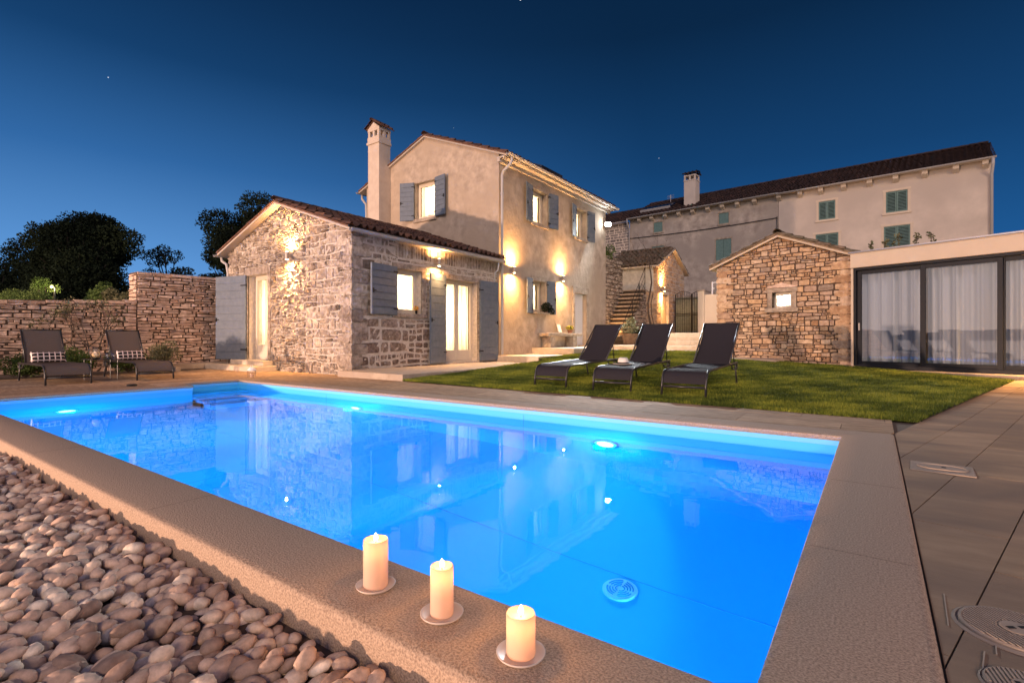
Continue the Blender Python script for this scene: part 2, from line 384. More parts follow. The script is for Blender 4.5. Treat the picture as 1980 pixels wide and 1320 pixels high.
def stones(mb, wf, a0, a1, z0, prof, rh, ln, ops=(), gap=.012, bulge=.02, rough=.008, seed=1, inset=.01, w=0, quoin=None, split=.25, G=(6, 5), maxtop=None, wav=.012):
    """coursed rubble: every stone a small domed, noisy patch set in the wall"""
    rs = np.random.RandomState(seed); f = topf(prof); zmax = maxtop or max(p[1] for p in prof)
    z = z0; cells = []
    wob = lambda a, k: wav*math.sin(a*3.1+k*1.7)+wav*.7*math.sin(a*7.3+k*4.1)
    row = 0
    while z < zmax:
        h = rs.uniform(*rh); a = a0
        if z+h > zmax-.03: h = zmax-z+.02
        q = quoin and row % 2 == 0
        while a < a1-.001:
            L = rs.uniform(*ln)*rs.choice([.6, 1, 1, 1.4])
            if quoin and a == a0: L = quoin*(1.5 if q else .9)
            if a+L > a1-ln[0]*.6: L = a1-a
            if quoin and a+L > a1-quoin*.9 and a+L < a1: L = max(.08, a1-quoin*(1.5 if q else .9)-a) if a < a1-quoin*(1.5 if q else .9)-.08 else a1-a
            zb0, zb1 = z+wob(a, row), z+wob(a+L, row); zt0, zt1 = z+h+wob(a, row+1), z+h+wob(a+L, row+1)
            if rs.rand() < split and h > rh[0]*1.2 and L < ln[1]*1.2:
                m = rs.uniform(.38, .62)
                zm0, zm1 = zb0+(zt0-zb0)*m, zb1+(zt1-zb1)*(m+rs.uniform(-.06, .06))
                if rs.rand() < .5:
                    c = rs.uniform(.35, .65)*L; zmm = (zm0+zm1)/2
                    cells.append((a, a+L, zb0, zb1, zm0, zm1)); t0 = zt0+(zt1-zt0)*c/L
                    cells.append((a, a+c, zm0, zmm, zt0, t0)); cells.append((a+c, a+L, zmm, zm1, t0, zt1))
                else: cells.append((a, a+L, zb0, zb1, zm0, zm1)); cells.append((a, a+L, zm0, zm1, zt0, zt1))
            else: cells.append((a, a+L, zb0, zb1, zt0, zt1))
            a += L
        z += h; row += 1
    nx, nz = G; S = np.concatenate([[-1], np.linspace(-.93, .93, nx-2), [1]]); Tt = np.concatenate([[-1], np.linspace(-.88, .88, nz-2), [1]])
    for (x0, x1, b0, b1, t0, t1) in cells:
        skip = False
        for (o0, o1, p0, p1) in ops:
            if x1 > o0 and x0 < o1 and max(t0, t1) > p0 and min(b0, b1) < p1:
                # trim to the largest piece outside the opening
                cand = [('L', o0-x0), ('R', x1-o1), ('B', p0-max(b0, b1)), ('T', min(t0, t1)-p1)]
                k, vmax = max(cand, key=lambda c: c[1])
                if vmax < .025: skip = True; break
                if k == 'L': x1 = o0
                elif k == 'R': x0 = o1
                elif k == 'B': t0 = min(t0, p0); t1 = min(t1, p0)
                else: b0 = max(b0, p1); b1 = max(b1, p1)
        if skip: continue
        t0, t1 = min(t0, f(x0)), min(t1, f(x1))
        if t0-b0 < .012 and t1-b1 < .012: continue
        t0 = max(t0, b0+.004); t1 = max(t1, b1+.004)
        if t0-b0 < .012 or t1-b1 < .012:
            pass
        g = gap*rs.uniform(.6, 1.3)/2; ww = x1-x0
        if ww < .03: continue
        dz = (t0-b0+t1-b1)/2
        pr = rs.uniform(.4, 1.3)*bulge; tilt = rs.uniform(-.3, .3)*bulge; tz = rs.uniform(-.25, .25)*bulge
        n1, n2 = rs.uniform(0, 6), rs.uniform(0, 6); vs = []
        cut = rs.uniform(.75, .95)
        for tt in Tt:
            for ss in S:
                cx = ss*(1-.16*abs(tt)**4*(1-cut)*3); cz = tt*(1-.16*abs(ss)**4*(1-cut)*3)
                aa = x0+g+(ww-2*g)*(cx+1)/2
                lb = b0+(b1-b0)*(ss+1)/2+g; lt = t0+(t1-t0)*(ss+1)/2-g
                zz = lb+(lt-lb)*(cz+1)/2
                edge = max(abs(ss), abs(tt))
                d = -inset-.03 if edge > .999 else pr*(1-.35*edge**3)+tilt*ss+tz*tt+rough*rs.randn()*.7+rough*math.sin(ss*3+n1)*math.cos(tt*3+n2)
                if edge <= .999:
                    pass
                vs.append(wf(aa, w+d, zz))
        fs = [(j*nx+i, j*nx+i+1, (j+1)*nx+i+1, (j+1)*nx+i) for j in range(nz-1) for i in range(nx-1)]
        mb.add(vs, fs, float(rs.rand()))
def lump(mb, X, x0, x1, y0, y1, z0, z1, rs, n=5, amp=.007, rnd=.10):
    """a roughly dressed block: subdivided box with softened arrises and a noisy face"""
    g = np.linspace(-1, 1, n); vs = []; idx = {}; fs = []
    ph = rs.uniform(0, 6, 4)
    def vid(i, j, k):
        if (i, j, k) not in idx:
            p = np.array([g[i], g[j], g[k]]); q = np.abs(p)
            m = 1-rnd*(q[1]**6*q[2]**6*np.array([1, 0, 0])+q[0]**6*q[2]**6*np.array([0, 1, 0])+q[0]**6*q[1]**6*np.array([0, 0, 1]))
            p = p*m; x = x0+(x1-x0)*(p[0]+1)/2; y = y0+(y1-y0)*(p[1]+1)/2; z = z0+(z1-z0)*(p[2]+1)/2
            d = amp*(math.sin(p[0]*3+ph[0])*math.cos(p[2]*3+ph[1])+.7*rs.randn()); e = amp*(math.sin(p[1]*3+ph[2])*math.cos(p[2]*4+ph[3])+.7*rs.randn())
            idx[(i, j, k)] = len(vs); vs.append(X(x+e*(1 if i in (0, n-1) else .2), y+d*(1 if j in (0, n-1) else .2), z+.3*d))
        return idx[(i, j, k)]
    for a in range(n-1):
        for b in range(n-1):
            for c, fl in ((0, 0), (n-1, 1)):
                for q in ([vid(c, a, b), vid(c, a+1, b), vid(c, a+1, b+1), vid(c, a, b+1)], [vid(a, c, b), vid(a, c, b+1), vid(a+1, c, b+1), vid(a+1, c, b)], [vid(a, b, c), vid(a+1, b, c), vid(a+1, b+1, c), vid(a, b+1, c)]):
                    fs.append(tuple(q if fl else q[::-1]))
    mb.add(vs, fs, float(rs.rand()))
def quoins(mb, cx, cy, sx, sy, z0, z1, seed, h=(.20, .32), L=(.46, .26), pr=.032, X=lambda x, y, z: (x, y, z)):
    """corner blocks laid long and short by turns round the corner (cx, cy); the walls run towards sx, sy"""
    rs = np.random.RandomState(seed); z = z0; k = 0
    while z < z1-.06:
        hh = min(rs.uniform(*h), z1-z); a, b = (L[0], L[1]) if k % 2 else (L[1], L[0]); a *= rs.uniform(.85, 1.15); b *= rs.uniform(.85, 1.15)
        xa, xb = sorted((cx-sx*pr, cx+sx*a)); ya, yb = sorted((cy-sy*pr, cy+sy*b)); lump(mb, X, xa, xb, ya, yb, z+.006, z+hh-.006, rs); z += hh; k += 1
def tiles(mb, P, e, s, ncol, nrow, cw, rl, lift=.035, amp=None, seed=0, jit=.012, nseg=8, clip=None):
    """barrel tiles: P = eave corner, e = unit along eave, s = unit up the slope"""
    rs = np.random.RandomState(seed); P, e, s = Vector(P), Vector(e).normalized(), Vector(s).normalized()
    n = e.cross(s).normalized()
    if n.z < 0: n = -n
    amp = amp or cw*.33
    for j in range(nrow):
        for i in range(ncol):
            tnt = float(rs.rand()); jx, jy, jz = rs.randn(3)*jit
            prof = []
            for k in range(nseg+1):
                q = k/nseg
                if q <= .6: xx = q; hh = amp*math.sin(math.pi*q/.6)
                else: xx = q; hh = -amp*.45*math.sin(math.pi*(q-.6)/.4)
                prof.append((xx, hh))
            vs = []
            for (yy, li) in ((0, lift), (1, 0)):
                for xx, hh in prof:
                    vs.append(P+e*(cw*(i+xx)+jx)+s*(rl*(j+yy*1.06)+jy)+n*(hh*(1 if yy == 0 else .92)+li+jz*.3))
            for xx, hh in prof: vs.append(P+e*(cw*(i+xx)+jx)+s*(rl*j+jy+.004)+n*(hh+lift-.022+jz*.3))
            K = nseg+1
            fs = [(k, k+1, K+k+1, K+k) for k in range(nseg)]+[(2*K+k, 2*K+k+1, k+1, k) for k in range(nseg)]
            mb.add(vs, fs, tnt)
def ridge_tiles(mb, a, b, r=.11, L=.36, seed=3):
    rs = np.random.RandomState(seed); a, b = Vector(a), Vector(b); d = (b-a); n = max(1, int(d.length/L)); d.normalize()
    u = d.cross(Vector((0, 0, 1))).normalized()
    for i in range(n):
        p = a+d*(i*L); q = a+d*((i+1.08)*L); vs = []
        for (c, rr) in ((p, r*1.08), (q, r*.92)):
            for k in range(9):
                t = math.pi*k/8; vs.append(c+u*rr*math.cos(t)+Vector((0, 0, 1))*(rr*.8*math.sin(t)+rs.randn()*.003))
        mb.add(vs, [(k, k+1, 10+k, 9+k) for k in range(8)], float(rs.rand()))
def gutter(mb, a, b, r=.06):
    a, b = Vector(a), Vector(b); d = (b-a).normalized(); u = d.cross(Vector((0, 0, 1))).normalized(); vs = []
    K = 9
    for c in (a, b):
        for rr in (r, r-.008):
            for k in range(K):
                t = math.pi+math.pi*k/(K-1); vs.append(c+u*rr*math.cos(t)+Vector((0, 0, rr*math.sin(t))))
    fs = []
    for k in range(K-1):
        fs.append((k, k+1, 2*K+k+1, 2*K+k)); fs.append((K+k+1, K+k, 3*K+k, 3*K+k+1))
        fs.append((k, K+k, K+k+1, k+1)); fs.append((2*K+k+1, 3*K+k+1, 3*K+k, 2*K+k))
    fs += [(0, 2*K, 3*K, K), (K-1, 2*K-1, 4*K-1, 3*K-1)]
    mb.add(vs, fs)
    mb.tube([a+u*r+Vector((0, 0, .0)), b+u*r], .011, 6)
    L = (b-a).length; k = int(L/.9)
    for i in range(k+1):
        p = a+d*(L*(i+.4)/(k+1)); mb.tube([p+u*r*1.1, p+Vector((0, 0, -r*1.15)), p-u*r*1.2+Vector((0, 0, .05))], .008, 5)
def drape(mb, wf, a0, a1, w, z0, z1, waves, amp, seed=0):
    rs = np.random.RandomState(seed); n = max(24, int(waves*9)); ph = rs.uniform(0, 6, 3)
    vs = []
    for k, zz in enumerate(np.linspace(z0, z1, 5)):
        for i in range(n+1):
            q = i/n; t = (a1-a0)*q
            d = amp*(math.sin(q*waves*2*math.pi+ph[0])+.5*math.sin(q*waves*3.3*math.pi+ph[1]+k*.15))*(.7+.3*math.sin(q*9+ph[2]))
            vs.append(wf(a0+t, w+d, zz))
    N = n+1
    mb.add(vs, [(j*N+i, j*N+i+1, (j+1)*N+i+1, (j+1)*N+i) for j in range(4) for i in range(n)])
def window(parent, wf, op, depth=.22, leaves=1, name='window', mat='frame', fw=.06, lit=12, curtain='curtain', waves=7, glass='glass', sashw=None, kick=0, amp=.04, lc=(1, .78, .47), seed=0, bars=0):
    b0, b1, c0, c1 = op; mb = MB(); w = -depth
    def rect(x0, x1, y0, y1, t, w0, w1):
        wf.box(mb, x0, x1, w0, w1, y0, y0+t); wf.box(mb, x0, x1, w0, w1, y1-t, y1)
        wf.box(mb, x0, x0+t, w0, w1, y0+t, y1-t); wf.box(mb, x1-t, x1, w0, w1, y0+t, y1-t)
    rect(b0, b1, c0, c1, fw*.8, w-.06, w)
    lw = (b1-b0-fw*1.6)/leaves
    pn = MB()
    for i in range(leaves):
        x0 = b0+fw*.8+lw*i+.004; x1 = x0+lw-.008
        rect(x0, x1, c0+fw*.8+.004, c1-fw*.8-.004, fw, w-.045, w+.012)
        if kick: wf.box(mb, x0+fw, x1-fw, w-.03, w, c0+fw*1.8, c0+fw*1.8+kick)
        for q in range(bars):
            zz = c0+(c1-c0)*(q+1)/(bars+1); wf.box(mb, x0+fw, x1-fw, w-.025, w+.004, zz-.012, zz+.012)
        z0 = c0+fw*1.8+kick; pn.add([wf(x0+fw, w-.018, z0), wf(x1-fw, w-.018, z0), wf(x1-fw, w-.018, c1-fw*1.8), wf(x0+fw, w-.018, c1-fw*1.8)], [(0, 1, 2, 3)])
    if leaves == 2:
        xm = (b0+b1)/2; wf.box(mb, xm-.018, xm+.018, w+.012, w+.022, c0+fw, c1-fw)
    o = mb.build(name, M[mat], parent)
    pn.build('pane', M[glass], o)
    if curtain:
        cb = MB(); drape(cb, wf, b0+.03, b1-.03, w-.15, c0+.03, c1-.03, waves, amp, seed); cb.build('curtain', M[curtain], o, smooth=True)
    if lit:
        c = wf((b0+b1)/2+.35, w-1.15, (c0+c1)/2+.25)
        light('room_light', 'AREA', c, lit*2.1*min(1.6, max(.7, c1-c0)), lc, size=(.25, .25), aim=(wf.n[0]-.25*wf.u[0], wf.n[1]-.25*wf.u[1], -.15), parent=parent)
    return o
def shutter(parent, wf, a, z0, z1, width, ang, side, name='shutter', mat='shutter', boards=.2, w=.03, bifold=False, thick=.04, label=None):
    """hinge at a; side -1 opens to the left, +1 to the right; ang = degrees away from flat on the wall"""
    t = R(ang); mb = MB()
    def X(s, d, z):   # s along the leaf, d out
        return wf(a+side*(s*math.cos(t)-d*math.sin(t)), w+s*math.sin(t)+d*math.cos(t), z)
    n = max(3, round((z1-z0)/boards)); h = (z1-z0)/n; W2 = width
    for k in range(n):
        mb.box(0, W2, 0, thick, z0+k*h+.007, z0+(k+1)*h-.007, X=X)
        mb.box(0, W2, .008, thick-.016, z0+k*h-.007, z0+k*h+.007, X=X)
    mb.box(.05, .12, -.02, 0, z0+.08, z1-.08, X=X); mb.box(W2-.12, W2-.05, -.02, 0, z0+.08, z1-.08, X=X)
    o = mb.build(name, M[mat], parent)
    for zz in (z0+(z1-z0)*.12, z1-(z1-z0)*.12):
        hb = MB(); hb.box(-.02, W2*.16, thick, thick+.006, zz-.016, zz+.016, X=X); hb.tube([X(-.015, thick*.5, zz-.045), X(-.015, thick*.5, zz+.045)], .012, 6); hb.build('hinge', M['iron'], o)
    hb = MB(); zz = (z0+z1)/2-.05; hb.box(W2-.05, W2-.02, thick, thick+.02, zz-.05, zz+.05, X=X); hb.box(W2-.13, W2-.02, thick+.004, thick+.014, zz-.01, zz+.01, X=X)
    hb.build('latch', M['iron'], o)
    return o
def ray(u): k = (u-990)/FPX; return (FW[0]+k*RT[0], FW[1]+k*RT[1])
def at(u, d, z=0): r = ray(u); return (r[0]*d, r[1]*d, z)
def terr(x, y): return max(0, y-6.3)*(.008+.032*min(1, max(0, (2-x)/6)))

# ================================================================== SETTING
def struct(o): o['kind'] = 'structure'; return o
mb = MB()   # one big ground sheet with a hole for the pool, falling to the shore behind the camera
xs = [-3000, -400, -60, -10.6, .6, 60, 400, 3000]; ys = [-24, -4, .3, 5.6, 30, 60, 400, 3000]
def gz(x, y):
    if y < -3.9: return -3.2 if y > -20 else -4.6
    return -.30
for i in range(len(xs)-1):
    for j in range(len(ys)-1):
        if xs[i] == -10.6 and ys[j] == .3: continue
        mb.add([(x, y, gz(x, y)) for x, y in ((xs[i], ys[j]), (xs[i+1], ys[j]), (xs[i+1], ys[j+1]), (xs[i], ys[j+1]))], [(0, 1, 2, 3)])
struct(mb.build('ground', M['ground']))
# raised earth behind the garden
mb = MB()
mb.add([(-60, 7.2, -.02), (-15.7, 7.2, -.02), (-15.7, 60, 1.0), (-60, 60, 1.0), (-60, -3, -.02), (-15.7, -3, -.02)], [(0, 1, 2, 3), (4, 5, 1, 0)])
mb.add([(-10, 19, .35), (40, 19, .35), (40, 60, 1.1), (-10, 60, 1.1)], [(0, 1, 2, 3)])
struct(mb.build('terrain', M['ground']))
# the sea and the far shore behind the camera (they show in the glass doors)
mb = MB(); mb.add([(-4000, -4000, -4.5), (4000, -4000, -4.5), (4000, -23, -4.5), (-4000, -23, -4.5)], [(0, 1, 2, 3)])
struct(mb.build('sea', pbr('sea_water', (.03, .05, .07), rough=.12, spec=.6)))
mb = MB(); rs = np.random.RandomState(4); n = 160; vs = []
for i in range(n):
    x = -3900+7800*i/(n-1); h = 42+16*math.sin(i*.13)+9*math.sin(i*.31+1)+5*rs.rand()
    vs += [(x, -2500, -5), (x, -2620, h*.55), (x, -2700, h)]
struct(tag(MB.build((mb.add(vs, [(3*i+k, 3*i+3+k, 3*i+4+k, 3*i+1+k) for i in range(n-1) for k in (0, 1)]), mb)[1], 'hills', pbr('far_hills', (.10, .11, .12), rough=1))))

def clipc(poly, clip):
    def inside(p, a, b): return (b[0]-a[0])*(p[1]-a[1])-(b[1]-a[1])*(p[0]-a[0]) >= -1e-9
    def inter(p, q, a, b):
        x1, y1, x2, y2 = *p, *q; x3, y3, x4, y4 = *a, *b
        den = (x1-x2)*(y3-y4)-(y1-y2)*(x3-x4)
        t = ((x1-x3)*(y3-y4)-(y1-y3)*(x3-x4))/den
        return (x1+t*(x2-x1), y1+t*(y2-y1))
    out = poly
    for i in range(len(clip)):
        a, b = clip[i], clip[(i+1) % len(clip)]; inp = out; out = []
        for j in range(len(inp)):
            p, q = inp[j-1], inp[j]
            if inside(q, a, b):
                if not inside(p, a, b): out.append(inter(p, q, a, b))
                out.append(q)
            elif inside(p, a, b): out.append(inter(p, q, a, b))
        if not out: return []
    return out
def pavers(mb, clip, head, org, sw, ln, z, seed=0, gap=.005, wd=None, ext=14, zf=None):
    rs = np.random.RandomState(seed); c, s = math.cos(head), math.sin(head)
    T = lambda a, b: (org[0]+a*c-b*s, org[1]+a*s+b*c)
    b = -ext
    while b < ext:
        a = -ext-rs.rand()
        while a < ext:
            L = rs.uniform(*ln); p = [T(a+gap/2, b+gap/2), T(a+L-gap/2, b+gap/2), T(a+L-gap/2, b+sw-gap/2), T(a+gap/2, b+sw-gap/2)]
            q = clipc(p, clip)
            if len(q) > 2:
                dz = rs.uniform(-.0012, .0012); m = len(q)
                zz = [z+dz+(zf(*pp) if zf else 0) for pp in q]
                vs = [(x, y, h) for (x, y), h in zip(q, zz)]+[(x, y, h-.014) for (x, y), h in zip(q, zz)]
                mb.add(vs, [tuple(range(m))]+[(i, i+m, (i+1) % m+m, (i+1) % m) for i in range(m)], float(rs.rand()))
            a += L
        b += sw
PY0, PY1, PX0, PX1 = 1.24, 5.0, -9.57, -.215   # water rectangle
NX, NY = -10.15, 3.93                          # entry-step bay
RY = .92; RX = .14; FY = 5.35
mb = MB()
pavers(mb, [(RX+.004, -3.6), (9, -3.6), (9, 15), (2.65, 15), (.34, 6.3), (RX+.004, 5.5)], R(90-14.2), (.15, 4.13),   .335, (.9, 1.5), -.018, 1, zf=lambda x, y: max(0, y-6.3)*.008)
struct(mb.build('path', M['paver_y'])).rotation_euler = (0, 0, 0)
mb = MB()
pavers(mb, [(-15.6, FY+.006), (RX+.0, FY+.006), (RX+.0, 5.5), (.33, 6.3), (-7.33, 6.655), (-15.6, 6.655)], 0, (0, FY+.006), .335, (.7, 1.3), -.008, 2)
pavers(mb, [(-15.6, 6.66), (-7.34, 6.66), (-7.34, 7.04), (-15.6, 7.04)], 0, (0, 6.66), .38, (.7, 1.3), -.008, 5)
pavers(mb, [(-15.5, -3.6), (-10.5, -3.6), (-10.5, FY), (-15.5, FY)], R(90), (-10.5, 0), .40, (.7, 1.3), -.008, 3)
pavers(mb, [(-10.5, -3.6), (-9.93, -3.6), (-9.93, 3.59), (-10.5, 3.59)], R(90), (-10.5, 0), .565, (.7, 1.3), -.008, 6)
struct(mb.build('pool_deck', M['paver']))
mb = MB()   # bedding under the paving
for x0, x1, y0, y1, z in ((RX-.02, 9, -3.7, 16, -.029), (-15.7, RX, FY+.001, 7.3, -.019), (-15.7, -10.5, -3.7, FY, -.019), (-10.5, -9.95, -3.7, 3.58, -.019)):
    ym = 6.3 if x1 == 9 else y1
    mb.add([(x0, y0, z), (x1, y0, z), (x1, ym, z), (x0, ym, z)], [(0, 1, 2, 3)])
    if ym != y1: mb.add([(x0, ym, z), (x1, ym, z), (x1, y1, z+(y1-6.3)*.008), (x0+2.2, y1, z+(y1-6.3)*.008)], [(0, 1, 2, 3)])
struct(mb.build('paving_base', M['joint']))

# ------------------------------------------------------------------ swimming pool
pool = thing('swimming_pool', (-5, 3, 0), 'long blue-lit swimming pool with stone coping and an entry-step bay at its far left corner', 'swimming pool')
pool.location = (0, 0, 0)
outl = [(PX1, PY0), (PX1, PY1), (NX, PY1), (NX, NY), (PX0, NY), (PX0, PY0)]     # inner outline, counter-clockwise
outer = [(RX, RY), (RX, FY), (-10.5, FY), (-10.5, 3.60), (-9.92, 3.60), (-9.92, RY)]
mb = MB(); r = .022
def coping(mb):
    # rings from the inner lip, over the rounded edges, to the outer face
    ci = lambda k: (outl[k], outer[k])
    prof = []   # (t from inner 0 .. outer 1 in metres from either edge, z)
    rings = []
    for dz, di in ((-.045, .0), (-.02, -.012), (-.006, -.006), (0, .012)): rings.append(('i', di, dz))
    for do, dz in ((.03, 0), (.012, -.006), (.002, -.02), (0, -.045), (0, -.30)): rings.append(('o', do, dz))
    n = 6; V = []
    for kind, d, z in rings:
        for k in range(n):
            (ix, iy), (ox, oy) = outl[k], outer[k]
            sx = 1 if ox > ix else -1; sy = 1 if oy > iy else -1
            if kind == 'i': V.append((ix+sx*d, iy+sy*d, z))
            else: V.append((ox-sx*d, oy-sy*d, z))
    F = []
    for q in range(len(rings)-1):
        for k in range(n): F.append((q*n+k, (q+1)*n+k, (q+1)*n+(k+1) % n, q*n+(k+1) % n))
    mb.add(V, F)
coping(mb)
cop = mb.build('coping', M['coping'], pool, auto=40)
for x, y0, y1 in ((-2.77, RY+.03, PY0-.012), (-4.81, RY+.03, PY0-.012), (-6.9, RY+.03, PY0-.012), (-1.6, PY1+.012, FY-.03), (-3.6, PY1+.012, FY-.03), (-5.6, PY1+.012, FY-.03), (-7.6, PY1+.012, FY-.03)):
    mb = MB(); mb.box(x, x+.0025, y0, y1, -.002, .0006); mb.build('coping_joint', M['grout'], pool)
for y in (2.28, 3.42): mb = MB(); mb.box(PX1+.012, RX-.03, y, y+.0025, -.002, .0006); mb.build('coping_joint', M['grout'], pool)
FLOOR = -1.52; WL = -.165
mb = MB()
for k in range(6):
    (x0, y0), (x1, y1) = outl[k], outl[(k+1) % 6]
    mb.add([(x0, y0, FLOOR), (x1, y1, FLOOR), (x1, y1, -.040), (x0, y0, -.040)], [(3, 2, 1, 0)])
mb.add([(NX, PY0, FLOOR), (PX1, PY0, FLOOR), (PX1, PY1, FLOOR), (NX, PY1, FLOOR)], [(0, 1, 2, 3)])
mb.build('liner', M['liner'], pool)
mb = MB()
for k in range(6):   # pale liner track under the lip
    (x0, y0), (x1, y1) = outl[k], outl[(k+1) % 6]
    d = Vector((x1-x0, y1-y0, 0)).normalized(); nn = Vector((-d.y, d.x, 0))*.012
    a, b = Vector((x0, y0, 0))+nn, Vector((x1, y1, 0))+nn
    mb.add([(a.x, a.y, -.085), (b.x, b.y, -.085), (b.x, b.y, -.044), (a.x, a.y, -.044), (x0, y0, -.085), (x1, y1, -.085)], [(3, 2, 1, 0), (0, 1, 5, 4)])
mb.build('liner_track', pbr('liner_track', (.16, .55, .85), rough=.5), pool)
mb = MB()
mb.box(PX0, PX1-.002, 3.20, 3.205, FLOOR, FLOOR+.003)
for x in (-5.2,): mb.box(x, x+.004, PY0+.002, PY1-.002, FLOOR, FLOOR+.002)
for x in (-3.4, -7.3): mb.box(x, x+.004, PY1-.003, PY1, FLOOR, -.1)
mb.build('liner_seam', M['liner_dk'], pool)
for k in range(4):
    mb = MB(); zt = WL-.10-.27*k; x1 = -9.75+.30*k
    mb.box(NX+.002, x1, NY+.003 if x1 < PX0 else NY+.003, PY1-.003, FLOOR, zt-.002*k)
    mb.build('step', M['liner'], pool, bevel=.01)
LB = (.0, .52, 1.0)
def pool_lamp(x, y, z, n, power):
    mb = MB()
    def ring(r0, r1, d0, d1, mb, cap=False, N=28):
        vs = []
        for rr, dd in ((r0, d0), (r1, d1)):
            for k in range(N):
                a = 2*math.pi*k/N; ux, uz = math.cos(a)*rr, math.sin(a)*rr
                vs.append((x+n[1]*ux+n[0]*dd, y-n[0]*ux+n[1]*dd, z+uz))
        fs = [(k, (k+1) % N, N+(k+1) % N, N+k) for k in range(N)]
        if cap: fs.append(tuple(N+k for k in range(N)))
        mb.add(vs, fs)
    ring(.135, .13, 0, .03, mb); ring(.13, .10, .03, .035, mb)
    o = mb.build('pool_light', M['white'], pool)
    mb = MB(); ring(.105, .10, .012, .03, mb, True); mb.build('lens', M['pool_lens'], o)
    light('pool_beam', 'SPOT', (x+n[0]*.05, y+n[1]*.05, z), power*3.2, (.06, .55, 1), .05, aim=(n[0], n[1], -.85), angle=84, blend=.55, parent=pool)
    light('pool_glow', 'POINT', (x+n[0]*.16, y+n[1]*.16, z), power*.20, LB, .06, parent=pool)
for x, p in ((-2.33, 110), (-6.51, 150)): pool_lamp(x, PY1, -.80, (0, -1), p)
for x, p in ((-1.4, 95), (-4.4, 140), (-7.6, 190)): pool_lamp(x, PY0, -.78, (0, 1), p)  # unseen lamps added on the near wall to brighten the water
pool_lamp(PX0, 2.25, -.80, (1, 0), 120)
mb = MB()   # floor drain with concentric slots
dx, dy = -1.33, 3.06
mb.lathe([(.112, 0), (.112, .012), (.104, .018), (.0, .020)], (dx, dy, FLOOR), 36)
dr = mb.build('floor_drain', M['white'], pool)
mb = MB()
for rr in (.028, .046, .064, .082):
    for q in range(4):
        a0 = q*math.pi/2+.16; pts = [(dx+rr*math.cos(a0+t*1.25/8), dy+rr*math.sin(a0+t*1.25/8), FLOOR+.022) for t in range(9)]
        mb.tube(pts, .0045, 5)
mb.build('slot', M['liner_dk'], dr)
mb = MB()
mb.add([(NX, PY0, WL), (PX1, PY0, WL), (PX1, PY1, WL), (NX, PY1, WL)], [(0, 1, 2, 3)])
wm = bpy.data.materials.new('pool_water'); wm.use_nodes = True; n = wm.node_tree; n.nodes.clear()
g = n.nodes.new('ShaderNodeBsdfGlass'); g.inputs['IOR'].default_value = 1.28; g.inputs['Roughness'].default_value = 0; g.inputs['Color'].default_value = (.68, .94, 1, 1)
tcn = n.nodes.new('ShaderNodeTexCoord'); nz = n.nodes.new('ShaderNodeTexNoise'); nz.inputs['Scale'].default_value = 2.4; nz.inputs['Detail'].default_value = 3
bp = n.nodes.new('ShaderNodeBump'); bp.inputs['Strength'].default_value = .028; bp.inputs['Distance'].default_value = .05
n.links.new(tcn.outputs['Object'], nz.inputs['Vector']); n.links.new(nz.outputs[0], bp.inputs['Height']); n.links.new(bp.outputs[0], g.inputs['Normal'])
om = n.nodes.new('ShaderNodeOutputMaterial'); n.links.new(g.outputs[0], om.inputs[0])
struct(mb.build('water', wm))

# ------------------------------------------------------------------ lawn
LAWN = [(.335, 6.305), (2.07, 12.8), (-.35, 14.15), (-3.9, 14.55), (-4.2, 16.55), (-7.75, 16.55), (-7.78, 12.2), (-7.32, 12.2), (-7.32, 6.665)]
from mathutils.geometry import tessellate_polygon
nn = 46; gx = np.linspace(-7.8, 2.1, nn); gy = np.linspace(6.3, 16.6, nn)
def inpoly(x, y, poly):
    ins = np.zeros(x.shape, bool); j = len(poly)-1
    for i in range(len(poly)):
        xi, yi = poly[i]; xj, yj = poly[j]
        c = ((yi > y) != (yj > y)) & (x < (xj-xi)*(y-yi)/(yj-yi+1e-12)+xi); ins ^= c; j = i
    return ins
tri = tessellate_polygon([[Vector((x, y, 0)) for x, y in LAWN]])
me = bpy.data.meshes.new('lawn'); import bmesh
bm = bmesh.new(); bv = [bm.verts.new((x, y, 0)) for x, y in LAWN]
bm.faces.new(bv); bmesh.ops.triangulate(bm, faces=bm.faces[:])
for _ in range(4): bmesh.ops.subdivide_edges(bm, edges=bm.edges[:], cuts=1, use_grid_fill=True)
for v in bm.verts: v.co.z = terr(v.co.x, v.co.y)-.012
bm.to_mesh(me); bm.free(); me.materials.append(M['lawn_soil'])
lw = bpy.data.objects.new('lawn_soil', me); COL.objects.link(lw); struct(lw)
rs = np.random.RandomState(11); N = 620000
x = rs.uniform(-7.8, 2.1, N); y = 6.3+10.3*rs.rand(N)**1.55; k = inpoly(x, y, LAWN); x, y = x[k], y[k]; N = len(x); x = x+rs.normal(0, .012, N); y = y+rs.normal(0, .012, N)
dens = np.clip(.5+.38*np.sin(x*2.1+y*1.3)*np.cos(y*2.7-x*.9)+.3*np.sin(x*5.3-y*3.7+1)*np.sin(y*6.1+x*2)+.25*np.sin(x*11+y*7)*np.sin(y*13-x*5), 0, 1)
z = np.maximum(0, y-6.3)*(.008+.032*np.clip((2-x)/6, 0, 1))-.012
h = rs.uniform(.022, .05, N)*(.75+.45*dens); ang = rs.uniform(0, 2*np.pi, N); wdt = .0030+.0009*(y-6.3)*.6
lean = rs.uniform(.0, .035, N); la = rs.uniform(0, 2*np.pi, N)
V = np.zeros((N, 3, 3), np.float32)
V[:, 0] = np.stack([x-wdt*np.cos(ang), y-wdt*np.sin(ang), z], 1); V[:, 1] = np.stack([x+wdt*np.cos(ang), y+wdt*np.sin(ang), z], 1)
V[:, 2] = np.stack([x+lean*np.cos(la), y+lean*np.sin(la), z+h], 1)
tn = np.clip(.04+.62*dens+rs.normal(0, .20, N), 0, 1)
